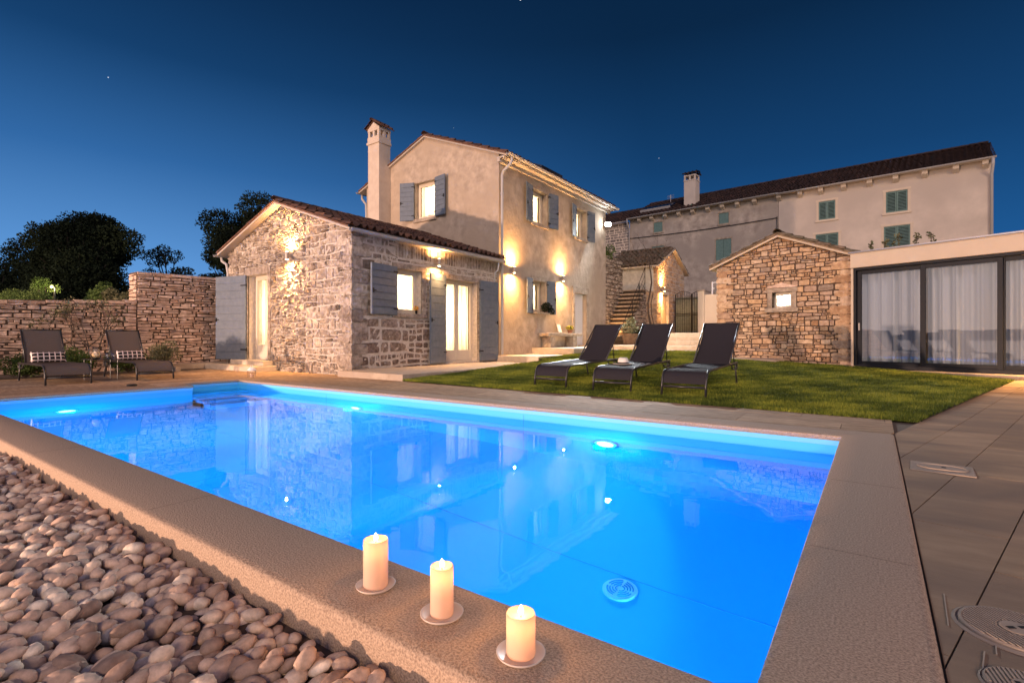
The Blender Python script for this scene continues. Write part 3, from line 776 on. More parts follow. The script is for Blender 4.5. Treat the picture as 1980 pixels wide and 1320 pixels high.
o = npmesh('grass', V.reshape(-1, 3), np.arange(N*3).reshape(-1, 3), M['grass'], tint=np.repeat(tn, 3)); o['kind'] = 'stuff'; tag(o, 'short green lawn grass between the pool paving and the houses', 'grass')

# ------------------------------------------------------------------ cobbles beside the coping
def cobble_mesh(rs, n1=10, n2=7):
    a, b, c = rs.uniform(.028, .046), rs.uniform(.020, .029), rs.uniform(.017, .024)
    ph = rs.uniform(0, 6, 6); eg = rs.uniform(-.22, .22); V = []
    for j in range(n2+1):
        t = math.pi*j/n2
        for i in range(n1):
            p = 2*math.pi*i/n1; x, y, z = math.sin(t)*math.cos(p), math.sin(t)*math.sin(p), math.cos(t)
            k = 1+.07*math.sin(2*x+ph[0]+3*y)+.06*math.sin(3*z+ph[1]-2*x)+.04*math.sin(5*y+ph[2])
            V.append((a*x*k, b*y*k*(1+eg*x), c*z*k))
    F = [(j*n1+i, (j+1)*n1+i, (j+1)*n1+(i+1) % n1, j*n1+(i+1) % n1) for j in range(n2) for i in range(n1)]
    return np.array(V), np.array(F)
rs = np.random.RandomState(21)
PM = [cobble_mesh(rs) for _ in range(14)]
def cobble_mat():
    m = pbr('cobble_stone', (.6, .6, .6), (1, 1, 1), 30, .8, .5, 120, tint=[(.38, .26, .20), (.74, .53, .40), (.86, .66, .50), (.60, .42, .32), (.92, .76, .60)], bdist=.003, spec=.25)
    return m
M['cobble'] = cobble_mat()
def rotm(yaw, pitch, roll): return np.array(Matrix.Rotation(yaw, 3, 'Z') @ Matrix.Rotation(pitch, 3, 'Y') @ Matrix.Rotation(roll, 3, 'X'))
spots = []
sp = .058
for L in range(3):
    zb = (-.118, -.100, -.084)[L]
    y = .885-(0 if L == 0 else .01*L)
    while y > -1.1:
        xx = -9.6
        while xx < -.05:
            if L < 1 or rs.rand() < (.75, .30)[L-1]:
                px, py = xx+rs.uniform(-.018, .018)+(L*.03), y+rs.uniform(-.016, .016)
                if py < .893 and not (py < -.2 and xx > -1.3 and False): spots.append((px, py, zb+rs.uniform(-.008, .008)+.012*math.sin(px*3+py*5)-max(0, .02-(.9-py)*.2)))
            xx += sp*1.25
        y -= sp*(.92 if L else .8)
def vis(p):
    d = p[0]*FW[0]+p[1]*FW[1]
    if d < .2: return False
    u = 990+FPX*(p[0]*RT[0]+p[1]*RT[1])/d; v = HZ-FPX*(p[2]-CAMH)/d
    return -30 < u < 2010 and v < 1345
info = []
for p in spots:
    yaw = R(60)+rs.normal(0, .55); info.append((p, rs.randint(14), yaw, rs.normal(-.30, .28), rs.normal(0, .4), rs.uniform(.72, 1.28), float(rs.rand())))
info.sort(key=lambda q: (0 if vis(q[0]) and q[0][2] > -.102 else 1, q[0][0]**2+q[0][1]**2))
cob_m = {}
for q in info[:300]:
    p, k, yaw, pi_, ro, sc_k, tn = q
    tk = int(tn*5)
    if (k, tk) not in cob_m:
        V, F = PM[k]; me = bpy.data.meshes.new('cobble'); me.from_pydata(V.tolist(), [], F.tolist()); me.update()
        me.polygons.foreach_set('use_smooth', [True]*len(F)); a_ = me.attributes.new('tint', 'FLOAT', 'POINT'); a_.data.foreach_set('value', [tk/4]*len(V)); me.materials.append(M['cobble']); cob_m[(k, tk)] = me
    o = bpy.data.objects.new('cobble', cob_m[(k, tk)]); COL.objects.link(o)
    o.location = p; o.rotation_euler = Matrix(rotm(yaw, pi_, ro).tolist()).to_euler(); o.scale = (sc_k,)*3
    tag(o, 'smooth beige cobble among those lying nearest in the bed beside the pool coping', 'cobble', 'nearest cobbles in the bed beside the pool')
Vs = []; Fs = []; Ts = []; b = 0
for p, k, yaw, pi_, ro, sc_k, tn in info[300:]:
    V, F = PM[k]; V2 = V @ rotm(yaw, pi_, ro).T*sc_k+np.array(p); Vs.append(V2); Fs.append(F+b); b += len(V); Ts.append(np.full(len(V), tn))
o = npmesh('cobble_bed', np.concatenate(Vs), np.concatenate(Fs), M['cobble'], tint=np.concatenate(Ts), smooth=True)
o['kind'] = 'stuff'; tag(o, 'bed of rounded beige cobbles beside the pool coping', 'cobbles')
mb = MB(); mb.add([(-9.9, -4, -.13), (RX+.0, -4, -.13), (RX+.0, RY, -.13), (-9.9, RY, -.13)], [(0, 1, 2, 3)]); struct(mb.build('gravel_base', M['gap']))

# ================================================================== lamps on walls
def wall_lamp(pos, n, label, up=70, down=70, ang=62, glow=70, h=.18, color=WARM, off=.15):
    t = thing('wall_lamp', pos, label, 'wall lamp', 'up-and-down wall lamps')
    mb = MB(); c = (n[0]*off, n[1]*off)
    mb.lathe([(.040, -h/2), (.045, -h/2), (.045, h/2), (.040, h/2), (.038, h/2-.015), (0, h/2-.015)], (c[0], c[1], 0), 20)
    mb.bar((0, 0, 0), (c[0], c[1], 0), .05, .09)
    mb.box(-.045 if n[1] else 0, .045 if n[1] else .012*n[0], -.045 if n[0] else .012*n[1], .045 if n[0] else 0, -.07, .07)
    hb = mb.build('housing', M['lamp_body'], t, auto=40)
    for s, pw in ((1, up), (-1, down)):
        if not pw: continue
        mb = MB(); z = s*(h/2+.004); mb.lathe([(.034, z-.002), (.034, z+.002), (0, z+.003)] if s > 0 else [(.034, z+.002), (.034, z-.002), (0, z-.003)], (c[0], c[1], 0), 20)
        mb.build('lens', M['lens_warm'], hb)
        light('lamp_spill', 'SPOT', (c[0]*1.1, c[1]*1.1, s*(h/2+.014)), glow, (1, .48, .15), .02, aim=(0, 0, s), angle=176, blend=.5, parent=t)
        light('lamp_beam', 'SPOT', (c[0], c[1], s*(h/2+.012)), pw, color, .03, aim=(-n[0]*.16, -n[1]*.16, s), angle=ang*2, blend=1, parent=t)
    return t

# ================================================================== stone annex
def Lc(t, x, y, z=0): return (x-t.location.x, y-t.location.y, z-t.location.z)
AX = thing('stone_annex', (-14.8, 7.05, 0), 'single-storey grey stone annex with a gabled tile roof nearest the pool', 'house')
AW, AL, AE, AR = 5.44, 5.3, 3.22, 4.14
gG = WF((0, 0), 0); gL = WF((AW, 0), R(90)); gB = WF((0, AL), R(-90)); gK = WF((AW, AL), R(180))
prof = [(0, AE), (AW/2, AR), (AW, AE)]
opD = (1.0, 2.02, .25, 2.50)
opW = (1.28, 2.12, 1.42, 2.50); opF = (2.97, 4.36, .16, 2.42)
mb = MB(); wall(mb, gG, 0, AW, -.3, prof, [opD], .34); wall(mb, gL, 0, AL, -.3, [(0, AE), (AL, AE)], [opW, opF], .34)
wall(mb, gB, 0, AL, -.3, [(0, AE), (AL, AE)])
mb.cur = 1
ogd = [(opD[0]-.13, opD[1]+.16, opD[2]-.2, opD[3]+.2)]
stones(mb, gG, 0, 3.7, -.02, [(0, AE), (AW/2, AR-.02), (AW, AE)], (.08, .19), (.09, .27), ogd, gap=.012, bulge=.040, rough=.022, seed=3, inset=0, split=.5, G=(8, 6), maxtop=AR, wav=.03)
stones(mb, gG, 3.7, AW, -.02, [(0, AE), (AW/2, AR-.02), (AW, AE)], (.14, .28), (.16, .42), (), gap=.014, bulge=.030, rough=.018, seed=4, inset=0, split=.4, G=(9, 7), maxtop=AR, wav=.02)
quoins(mb, AW, 0, -1, 1, -.02, AE-.02, 7); quoins(mb, 0, 0, 1, 1, -.02, AE-.02, 6)
opl = [(opW[0]-.16, opW[1]+.14, opW[2]-.10, opW[3]+.16), (opF[0]-.1, opF[1]+.1, -.1, opF[3]+.14)]
stones(mb, gL, 0, AL, 1.30, [(0, AE), (1.2, AE), (1.22, 2.74), (AL, 2.74)], (.13, .24), (.16, .38), opl, gap=.030, bulge=.012, rough=.007, seed=8, inset=-.004, quoin=.44, split=.35, G=(7, 5), maxtop=AE, wav=.02)
mb.cur = 2
stones(mb, gL, 0, AL, -.02, [(0, 1.29), (AL, 1.29)], (.17, .33), (.20, .48), opl, gap=.042, bulge=.014, rough=.010, seed=19, inset=-.004, quoin=.52, split=.5, G=(8, 6), maxtop=1.29, wav=.02)
mb.cur = 1
stones(mb, gL, 1.24, AL, 2.76, [(1.24, AE), (AL, AE)], (.37, .40), (.075, .12), (), gap=.026, bulge=.014, rough=.005, seed=9, inset=-.004, split=0, G=(4, 6), maxtop=AE)
stones(mb, gB, 0, AL, 0, [(0, AE), (AL, AE)], (.16, .26), (.25, .5), (), gap=.02, bulge=.02, rough=.006, seed=10, G=(4, 4))
# dressed surrounds
for wf, (a0, a1, c0, c1), j, l in ((gG, opD, .13, .19), (gL, opW, .13, .13), (gL, opF, .10, .13)):
    z = c0
    k = 0
    while z < c1-.02:
        h = min([.34, .42, .28, .38][k % 4], c1-z)
        wf.box(mb, a0-j, a0, -.02, .026, z+.004, z+h-.004, .7+.05*(k % 3)); wf.box(mb, a1, a1+j, -.02, .026, z+.004, z+h-.004, .9-.06*(k % 4)); z += h; k += 1
    wf.box(mb, a0-j, a1+j, -.02, .03, c1+.002, c1+l, .8)
    if c0 > 1: wf.box(mb, a0-j-.02, a1+j+.02, -.02, .05, c0-.10, c0, .8)
mb.build('wall', [M['mortar'], M['stone_annex'], pbr('brown_limestone_block', (.35, .32, .30), (1, 1, 1), 14, .9, .9, 30, tint=[(.19, .13, .10), (.42, .33, .26), (.28, .20, .16), (.58, .47, .38)], bdist=.03)], AX, auto=35)
# roof
sl = math.atan2(AR-AE, AW/2); OV = .24; FO = .24
def gable_roof(parent, w, l, ze, zr, ov, fo, cw, rl, tmat, seed, board=M['soffit'], bo=.0, verge=True, bk=.1):
    s = math.atan2(zr-ze, w/2); cs_, sn = math.cos(s), math.sin(s); rlen = (w/2+ov)/cs_
    mb = MB(); t = .05
    for sgn in (-1, 1):
        xe = w/2+sgn*(w/2+ov); ze_ = ze-ov*math.tan(s)
        vs = [(w/2, -fo, zr), (w/2, l+bk, zr), (xe, l+bk, ze_), (xe, -fo, ze_)]; vs += [(x, y, z+t) for x, y, z in vs]
        mb.add(vs, [(0, 1, 2, 3), (7, 6, 5, 4), (0, 3, 7, 4), (3, 2, 6, 7), (2, 1, 5, 6)])
    bd = mb.build('roof_board', board, parent)
    mb = MB(); nc = max(2, round((l+fo+bk)/cw)); cwx = (l+fo+bk)/nc; nr = max(2, round(rlen/rl)); rlx = rlen/nr
    up = t+.03
    tiles(mb, (w+ov, -fo, ze-ov*math.tan(s)+up), (0, 1, 0), (-cs_, 0, sn), nc, nr, cwx, rlx, seed=seed)
    tiles(mb, (-ov, -fo, ze-ov*math.tan(s)+up), (0, 1, 0), (cs_, 0, sn), nc, nr, cwx, rlx, seed=seed+1)
    ridge_tiles(mb, (w/2, -fo-.03, zr+up+.035), (w/2, l+bk, zr+up+.035), .10, .36, seed+2)
    if verge:
        for sgn in (-1, 1):   # flat clay course under the verge
            xe = w/2+sgn*(w/2+ov); ze_ = ze-ov*math.tan(s)+t
            n = max(3, round(rlen/.3))
            for k in range(n):
                f0, f1 = k/n, (k+.97)/n; p = lambda f, dz: (xe+(w/2-xe)*f, -fo-.035, ze_+(zr+t-ze_)*f+dz)
                q = lambda f, dz: (xe+(w/2-xe)*f, -fo+.12, ze_+(zr+t-ze_)*f+dz)
                mb.add([p(f0, .0), p(f1, .0), p(f1, .04), p(f0, .04), q(f0, 0), q(f1, 0), q(f1, .04), q(f0, .04)], [(0, 1, 2, 3), (3, 2, 6, 7), (0, 4, 5, 1)], .9)
    return mb.build('roof', tmat, parent, auto=50)
rf = gable_roof(AX, AW, AL, AE, AR, OV, FO, .21, .36, M['tile'], 5)
mb = MB(); gz_ = AE-OV*math.tan(sl)+.02
gutter(mb, (AW+OV+.05, -FO-.02, gz_), (AW+OV+.05, AL-.02, gz_-.03)); mb.build('gutter', M['gutter'], AX, auto=40); mb = MB(); gutter(mb, (-OV-.05, AL, gz_), (-OV-.05, -FO-.06, gz_))
mb.tube([(-OV-.05, -.1, gz_-.05), (-OV-.02, -.1, gz_-.16), (-.08, -.06, gz_-.26), (-.06, -.03, gz_-.5), (-.06, -.03, .1)], .035, 8)
mb.build('gutter', M['gutter'], AX, auto=40)
mb = MB(); p0 = Vector((AW+OV, AL-.25, gz_-.06)); mb.tube([p0, p0+Vector((0, 0, -.12)), p0+Vector((-.08, .06, -.25)), p0+Vector((-.20, .08, -.30)), p0+Vector((-.22, .08, -.6))], .022, 8); mb.build('downpipe', M['white'], AX, smooth=True)
window(AX, gG, opD, .20, 1, 'door', lit=18, kick=.28, waves=4, amp=.03, seed=1)
window(AX, gL, opW, .18, 1, 'window', lit=20, waves=5, seed=2)
window(AX, gL, opF, .20, 2, 'door', lit=16, kick=.22, waves=11, amp=.05, seed=3)
shutter(AX, gG, .97, .24, 2.52, 1.12, 14, -1, boards=.21)
shutter(AX, gL, 1.24, 1.37, 2.53, .86, 8, -1, boards=.17, thick=.05)
shutter(AX, gL, 2.94, .17, 2.50, .66, 7, -1, boards=.19, thick=.05)
shutter(AX, gL, 4.40, .17, 2.50, .78, 4, 1, boards=.19, thick=.05)
mb = MB(); mb.box(-.1, 2.5, -.62, -.02, -.02, .12); mb.box(.62, 2.3, -.30, .0, .12, .245); mb.build('step', M['step_stone'], AX, bevel=.012)
wall_lamp((-11.62, 7.05-.03, 2.82), (0, -1), 'brass-coloured up-and-down lamp on the rough gable of the stone annex', 200, 300, 64, glow=110)
wall_lamp((-9.36+.03, 9.62, 2.78), (1, 0), 'up-and-down lamp above the left door shutter on the long side of the stone annex', 150, 150, 60, glow=60)

# ================================================================== plastered house
HX = thing('plaster_house', (-15.5, 12.35, 0), 'two-storey plastered house with a tall chimney, grey shutters and a lamp-lit long wall', 'house')
HWd, HL, HE, HR = 6.2, 7.55, 6.42, 7.62
gG = WF((0, 0), 0); gL = WF((HWd, 0), R(90))
o1, o2, o3, oD = (1.82, 2.82, 4.72, 5.84), (4.86, 5.78, 4.72, 5.82), (1.82, 2.70, 1.70, 2.76), (4.80, 5.75, .50, 2.55)
oG = (2.58, 3.56, 4.90, 6.14)
mb = MB(); wall(mb, gG, 0, HWd, -.3, [(0, HE), (HWd/2, HR), (HWd, HE)], [oG], .3); wall(mb, gL, 0, HL, -.3, [(0, HE), (HL, HE)], [o1, o2, o3, oD], .34)
wall(mb, WF((0, HL), R(-90)), 0, HL, -.3, [(0, HE), (HL, HE)]); wall(mb, WF((HWd, HL), R(180)), 0, HWd, -.3, [(0, HE), (HWd/2, HR), (HWd, HE)])
mb.build('wall', M['plaster'], HX)
def surround(parent, wf, op, j, l, sill, mat, seed, w=.012, name='surround'):
    rs = np.random.RandomState(seed); mb = MB(); a0, a1, c0, c1 = op; z = c0
    while j and z < c1-.02:
        h = min(rs.uniform(.25, .45), c1-z)
        for q0, q1 in ((a0-j, a0), (a1, a1+j)): wf.box(mb, q0, q1, -.02, w+rs.uniform(0, .006), z+.002, z+h-.002, float(rs.rand()))
        z += h
    if j and l: wf.box(mb, a0-j-.03, a1+j+.03, -.02, w+.006, c1+.001, c1+l, .6)
    elif l: m2 = MB(); wf.box(m2, a0-j-.03, a1+j+.03, -.02, w+.006, c1+.001, c1+l, .6); m2.build('lintel', mat, parent, bevel=.006)
    if not j: name = 'window_sill'
    if not j and not sill: return
    if sill: wf.box(mb, a0-j-.05, a1+j+.05, -.02, w+.05, c0-sill, c0-.001, .6)
    return mb.build(name, mat, parent, bevel=.006)
M['dressed'] = pbr('weathered_dressed_stone', (.28, .22, .165), (.48, .40, .31), 7, .9, .8, 26, bdist=.03)
for op, j, l, s_ in ((o1, .0, .14, .12), (o2, .0, .14, .12), (o3, 0, .16, .0), (oG, 0, .05, .11)):
    surround(HX, gG if op is oG else gL, op, j, l, s_, M['dressed'], 5)
surround(HX, gL, oD, .17, .26, 0, M['dressed'], 9, .02)
window(HX, gL, o1, .24, 1, lit=16, waves=4, seed=4); window(HX, gL, o2, .24, 1, lit=16, waves=4, seed=5); window(HX, gL, o3, .24, 1, lit=16, waves=4, seed=6)
window(HX, gG, oG, .16, 1, lit=20, waves=4, amp=.03, seed=7)
M['door_white'] = pbr('white_painted_door', (.72, .70, .68), rough=.4)
mb = MB(); gL.box(mb, oD[0], oD[1], -.20, -.16, oD[2], oD[3])
for k in range(9): gL.box(mb, oD[0]+.07, oD[1]-.07, -.16, -.152, oD[2]+.08+k*.22, oD[2]+.08+k*.22+.20)
d_ = mb.build('door', M['door_white'], HX, bevel=.004)
mb = MB(); mb.tube([gL(oD[0]+.1, -.155, 1.5), gL(oD[0]+.1, -.10, 1.5), gL(oD[0]+.2, -.10, 1.5)], .011, 6); mb.build('handle', M['iron'], d_)
for op, wl_, wr in ((o1, .50, .50), (o2, .46, .46), (o3, .46, .46)):
    shutter(HX, gL, op[0]-.02, op[2]-.05, op[3]+.05, wl_, 10, -1, boards=.17); shutter(HX, gL, op[1]+.02, op[2]-.05, op[3]+.05, wr, 10, 1, boards=.17)
shutter(HX, gG, oG[0]-.02, oG[2]-.02, oG[3]+.05, .52, 22, -1, boards=.17); shutter(HX, gG, oG[1]+.02, oG[2]-.02, oG[3]+.05, .54, 10, 1, boards=.17)
rf = gable_roof(HX, HWd, HL, HE, HR, .34, .10, .22, .36, M['tile'], 15, bk=.3)
mb = MB(); sl = math.atan2(HR-HE, HWd/2); gz_ = HE-.34*math.tan(sl)+.03
mb.box(HWd+.003, HWd+.28, -.1, HL+.3, gz_-.06, gz_-.015); mb.box(HWd+.003, HWd+.10, -.09, HL+.29, gz_-.16, gz_-.062)
mb.box(HWd+.342, HWd+.362, -.1, HL+.3, gz_-.065, gz_+.062)
mb.build('eave_board', M['soffit'], HX, bevel=.004)
mb = MB(); gutter(mb, (HWd+.430, -.14, gz_+.02), (HWd+.430, HL+.32, gz_-.01)); mb.build('gutter', M['gutter'], HX, auto=40); mb = MB(); gutter(mb, (-.40, HL, gz_+.01), (-.40, -.14, gz_+.01)); mb.build('gutter', M['gutter'], HX, auto=40)
mb = MB(); mb.tube([(HWd+.40, .12, gz_-.04), (HWd+.40, .12, gz_-.14), (HWd+.36, .10, gz_-.24), (HWd+.12, .07, gz_-.42), (HWd+.08, .06, gz_-.55), (HWd+.08, .06, .32)], .045, 10)
for z in (1.0, 2.6, 3.9, 5.2): mb.lathe([(.052, 0), (.056, .01), (.056, .04), (.052, .05)], (HWd+.08, .06, z), 12)
mb.build('downpipe', M['gutter'], HX, auto=40)
mb = MB(); mb.tube([(-.40, .1, gz_-.05), (-.40, .1, gz_-.2), (-.12, .06, gz_-.45), (-.1, .06, gz_-.8), (-.1, .06, 4.0)], .045, 8); mb.build('downpipe', M['gutter'], HX, smooth=True)
# skylight box on the slope
mb = MB()
def SX(a, q, h): return (HWd+.34-q*math.cos(sl)+h*math.sin(sl), a, HE-.34*math.tan(sl)+.13+q*math.sin(sl)+h*math.cos(sl))
mb.box(2.2, 3.6, .25, 1.5, 0, .17, X=SX); mb.build('skylight', M['solar'], rf)
# chimney standing against the gable
ch = MB(); cx0, cx1, cy0 = .72, 1.31, -.52
ch.box(cx0, cx1, cy0, 0, 0, 7.72); ch.box(cx0-.04, cx1+.04, cy0-.04, .02, 7.72, 7.80); ch.box(cx0-.015, cx1+.015, cy0-.015, .012, 7.80, 7.98)
for x in (cx0, (cx0+cx1)/2-.05, cx1-.10): ch.box(x, x+.10, cy0, cy0+.09, 7.98, 8.18)
for x in (cx0, (cx0+cx1)/2-.05, cx1-.10): ch.box(x, x+.10, -.09, 0, 7.98, 8.18)
for x in (cx0, cx1-.10): ch.box(x, x+.10, (cy0)/2-.05, (cy0)/2+.05, 7.98, 8.18)
ch.box(cx0-.01, cx1+.01, cy0-.01, .01, 8.18, 8.29)
ch.add([(cx0, cy0, 8.29), (cx1, cy0, 8.29), ((cx0+cx1)/2, cy0, 8.50), (cx0, 0, 8.29), (cx1, 0, 8.29), ((cx0+cx1)/2, 0, 8.50)], [(0, 1, 2), (3, 5, 4), (0, 2, 5, 3), (1, 4, 5, 2)])
cho = ch.build('chimney', M['plaster_smooth'], HX, bevel=.008)
mb = MB(); cm = (cx0+cx1)/2; a_ = math.atan2(.21, .3)
for sg in (1, -1):
    tiles(mb, (cm+sg*.40, cy0-.10, 8.27), (0, 1, 0), (-sg*math.cos(a_), 0, math.sin(a_)), 4, 2, .18, .26, lift=.03, seed=30+sg)
ridge_tiles(mb, (cm, cy0-.12, 8.555), (cm, .1, 8.555), .07, .3, 8); mb.build('chimney_cap', M['tile'], cho, auto=50)
wall_lamp((-9.3+.002, 12.95, 2.95), (1, 0), 'up-and-down lamp on the plastered wall beside the downpipe', 190, 280, 58, glow=120)
wall_lamp((-9.3+.002, 16.03, 2.98), (1, 0), 'up-and-down lamp on the plastered wall between the ground-floor window and the door', 190, 280, 58, glow=120)
fl = thing('floodlight', (-9.28, 19.75, 5.62), 'bright white floodlight at the far upper corner of the plastered house', 'floodlight')
fa = R(-50); FXr = lambda x, y, z: (.14+(x-.14)*math.cos(fa)-y*math.sin(fa), (x-.14)*math.sin(fa)+y*math.cos(fa), z-.25*(x-.14))
mb = MB(); mb.tube([(0, 0, 0), (.14, 0, .0)], .022, 8); mb.box(.12, .20, -.13, .13, -.09, .09, X=FXr); mb.build('housing', M['white'], fl, bevel=.008)
mb = MB(); mb.box(.202, .212, -.11, .11, -.075, .075, X=FXr); mb.build('lens', M['lens_cool'], fl)
light('flood_beam', 'SPOT', (.24, -.12, -.03), 3600, (.90, .96, 1), .05, aim=(.75, -.60, -.62), angle=106, blend=.8, parent=fl)

# terraces and steps by the house (all laid ground: structure)
mb = MB(); mb.box(-9.36, -7.33, 6.68, 12.19, -.2, .12); struct(mb.build('terrace', M['concrete'], bevel=.012))
mb = MB(); mb.box(-9.30, -7.78, 12.2, 14.19, -.1, .30); mb.box(-9.3, -7.785, 14.2, 16.2, -.1, .302); struct(mb.build('terrace', M['step_stone'], bevel=.012))
mb = MB(); mb.box(-9.30, -7.73, 14.2, 19.9, .303, .50); struct(mb.build('terrace', M['step_stone'], bevel=.012))
mb = MB()
rs = np.random.RandomState(9)
for k, (y, z, xl) in enumerate(((16.57, .42, -7.72), (17.1, .57, -7.72), (17.7, .72, -6.9), (18.3, .87, -6.9), (18.9, 1.02, -6.9))):
    xx = xl
    while xx < -3.9:
        w_ = rs.uniform(.7, 1.1); x1 = min(-3.85, xx+w_); mb.box(xx+.003, x1-.003, y, (27 if k == 4 else y+.75), z-.17, z, float(rs.rand())); xx = x1
struct(mb.build('garden_steps', M['step_stone'], bevel=.008))
mb = MB(); mb.box(-9.3, -7.0, 19.91, 20.6, 0, .56); mb.box(-9.9, -6.91, 17.7, 22.6, -.1, .555); struct(mb.build('landing', M['concrete']))

# ================================================================== outdoor stair, retaining wall, shed, gate
ST = thing('outdoor_stair', (-8.6, 20.2, .57), 'steep stone outdoor stair with thin black handrail climbing behind the plastered house', 'stair')
mb = MB(); rs = np.random.RandomState(2)
for k in range(13):
    y_ = k*.178+rs.uniform(-.01, .01); zt = (k+1)*.192; yb = k*.178+.22+(2.3-k*.178 if k == 12 else 0)
    lump(mb, lambda x, y, z: (x, y, z), -1.0, 0, y_+.045, yb, zt-.23, zt-.052, rs, amp=.004); mb.t[-98:] = [0.0]*98  # riser tint forced dark: their shade is painted into the stone
    lump(mb, lambda x, y, z: (x, y, z), -1.02, .03, y_-.015, yb+.02, zt-.055, zt, rs, amp=.004)
mb.build('step', pbr('shaded_riser_stone', (.30, .26, .21), (.46, .40, .33), 9, .9, .7, 25, tint=[(.28, .24, .2), (1.3, 1.2, 1.1), (1.5, 1.4, 1.3)]), ST, bevel=.015)  # tint ramp paints lit treads pale and shaded risers dark
mb = MB(); fr = WF((0, 0), R(90)); mb.cur = 0
mb.add([(0.005, 0, -.3), (0.005, 2.5, -.3), (0.005, 2.5, 2.3), (0.005, 0, .02)], [(0, 1, 2, 3)])
mb.cur = 1; stones(mb, fr, 0, 2.6, -.1, [(0, .1), (2.4, 2.3), (2.6, 2.3)], (.12, .22), (.2, .42), (), gap=.02, bulge=.03, rough=.012, seed=12, w=.01)
mb.build('side_wall', [M['gap'], M['stone_annex']], ST, auto=40)
mb = MB()
pb = [(.02, y, .192*y/.178) for y in (.05, .85, 1.65, 2.35)]
for p in pb: mb.tube([p, (p[0], p[1], p[2]+.98)], .013, 6)
for h in (.96, .62, .30): mb.tube([(.02, .02, h+.05), (.02, 2.4, .192*2.4/.178+h)], .012 if h > .9 else .008, 6)
mb.tube([(.02, .02, 1.01), (.02, -.12, .96), (.02, -.10, .80)], .012, 6)
mb.tube([(.02+.0, 1.62+.09*math.cos(t/8*2*math.pi), 2.55+.09*math.sin(t/8*2*math.pi)) for t in range(9)], .012, 6)
mb.build('handrail', M['iron'], ST)
RW = thing('retaining_wall', (-9.75, 19.95, 0), 'rough stone retaining wall beside the outdoor stair with greenery on top', 'wall')
mb = MB(); fr = WF((0, 0), R(90)); fr2 = WF((0, 0), 0)
mb.add([(0, 0, 0), (0, 2.75, 0), (0, 2.75, 4.5), (0, 0, 4.5), (-1.5, 0, 4.5), (-1.5, 2.75, 4.5)], [(0, 1, 2, 3), (3, 2, 5, 4)])
mb.cur = 1; stones(mb, fr, 0, 2.75, .3, [(0, 4.55), (2.75, 4.5)], (.09, .20), (.12, .34), (), gap=.02, bulge=.035, rough=.02, seed=14, G=(7, 6))
mb.build('wall', [M['gap'], M['stone_annex']], RW, auto=40)
SH = thing('stone_shed', (-10.6, 22.75, .9), 'small stone outbuilding with a tile roof beside the metal gate', 'shed')
sw_, sl_ = 2.48, 4.15   # along x, along y
frF = WF((0, 0), 0); frG = WF((sw_, 0), R(90)); ze, zr = 3.30, 4.25
opS = (.72, 1.62, .12, 2.0)
mb = MB(); wall(mb, frF, 0, sw_, -.5, [(0, ze), (sw_, ze)]); wall(mb, frG, 0, sl_, -.5, [(0, ze), (sl_/2, zr), (sl_, ze)], [opS], .14)
wall(mb, WF((sw_, sl_), R(180)), 0, sw_, -.5, [(0, ze), (sw_, ze)])
mb.cur = 1
stones(mb, frG, 0, sl_, 0, [(0, ze), (sl_/2, zr), (sl_, ze)], (.12, .24), (.2, .45), [(opS[0]-.08, opS[1]+.08, 0, opS[3]+.16)], gap=.018, bulge=.02, rough=.01, seed=17)
stones(mb, frF, 0, sw_, 0, [(0, 2.1), (sw_, 2.1)], (.14, .26), (.22, .5), (), gap=.02, bulge=.03, rough=.012, seed=18)
quoins(mb, sw_, 0, -1, 1, 0, ze-.06, 73)
mb.build('wall', [M['mortar'], M['stone_warm']], SH, auto=40)
mb = MB(); frF.box(mb, .05, sw_-.12, 0.0, .05, 2.1, ze-.06); mb.build('render_panel', pbr('limewash', (.45, .42, .36), (.60, .57, .50), 6, .9, .3, 30), SH)
mb = MB()
for k in range(5): frG.box(mb, opS[0]+.01+k*.176, opS[0]+.18+k*.176, -.10, -.07, opS[2], opS[3]-.02)
mb.build('door', pbr('ochre_painted_door', (.58, .45, .28), rough=.6), SH, bevel=.006)
mb = MB(); frG.box(mb, opS[0]-.10, opS[0], -.02, .03, opS[2], opS[3]); frG.box(mb, opS[1], opS[1]+.10, -.02, .03, opS[2], opS[3]); frG.box(mb, opS[0]-.10, opS[1]+.10, -.02, .035, opS[3]+.001, opS[3]+.15); mb.build('door_frame', M['fascia'], SH, bevel=.005)
mb = MB(); sg = math.atan2(zr-ze, sl_/2); ln_ = (sl_/2+.25)/math.cos(sg)
for s_ in (1, -1):
    ye = -.25 if s_ > 0 else sl_+.25; zz = ze-.25*math.tan(sg)
    vs = [(-.1, ye, zz), (sw_+.2, ye, zz), (sw_+.2, sl_/2, zr), (-.1, sl_/2, zr)]; vs += [(x, y, z+.05) for x, y, z in vs]
    mb.add(vs, [(3, 2, 1, 0), (4, 5, 6, 7), (0, 1, 5, 4), (1, 2, 6, 5)])
mb.build('roof_board', M['fascia'], SH)
mb = MB()
tiles(mb, (-.1, -.27, ze-.25*math.tan(sg)+.08), (1, 0, 0), (0, math.cos(sg), math.sin(sg)), 12, 7, .232, ln_/7, seed=41)
tiles(mb, (-.1, sl_+.27, ze-.25*math.tan(sg)+.08), (1, 0, 0), (0, -math.cos(sg), math.sin(sg)), 12, 7, .232, ln_/7, seed=43)
ridge_tiles(mb, (-.1, sl_/2, zr+.12), (sw_+.22, sl_/2, zr+.12), .1, .36, 4); mb.build('roof', M['tile_moss'], SH, auto=50)
wall_lamp((-10.6+sw_+.03, 23.35, 3.1), (1, 0), 'up-and-down lamp on the small stone outbuilding left of its door', 420, 420, 50)
GT = thing('metal_gate', (-8.05, 25.0, 1.02), 'grey-green double metal gate with scrolled top beside the small stone outbuilding', 'gate')
mb = MB()
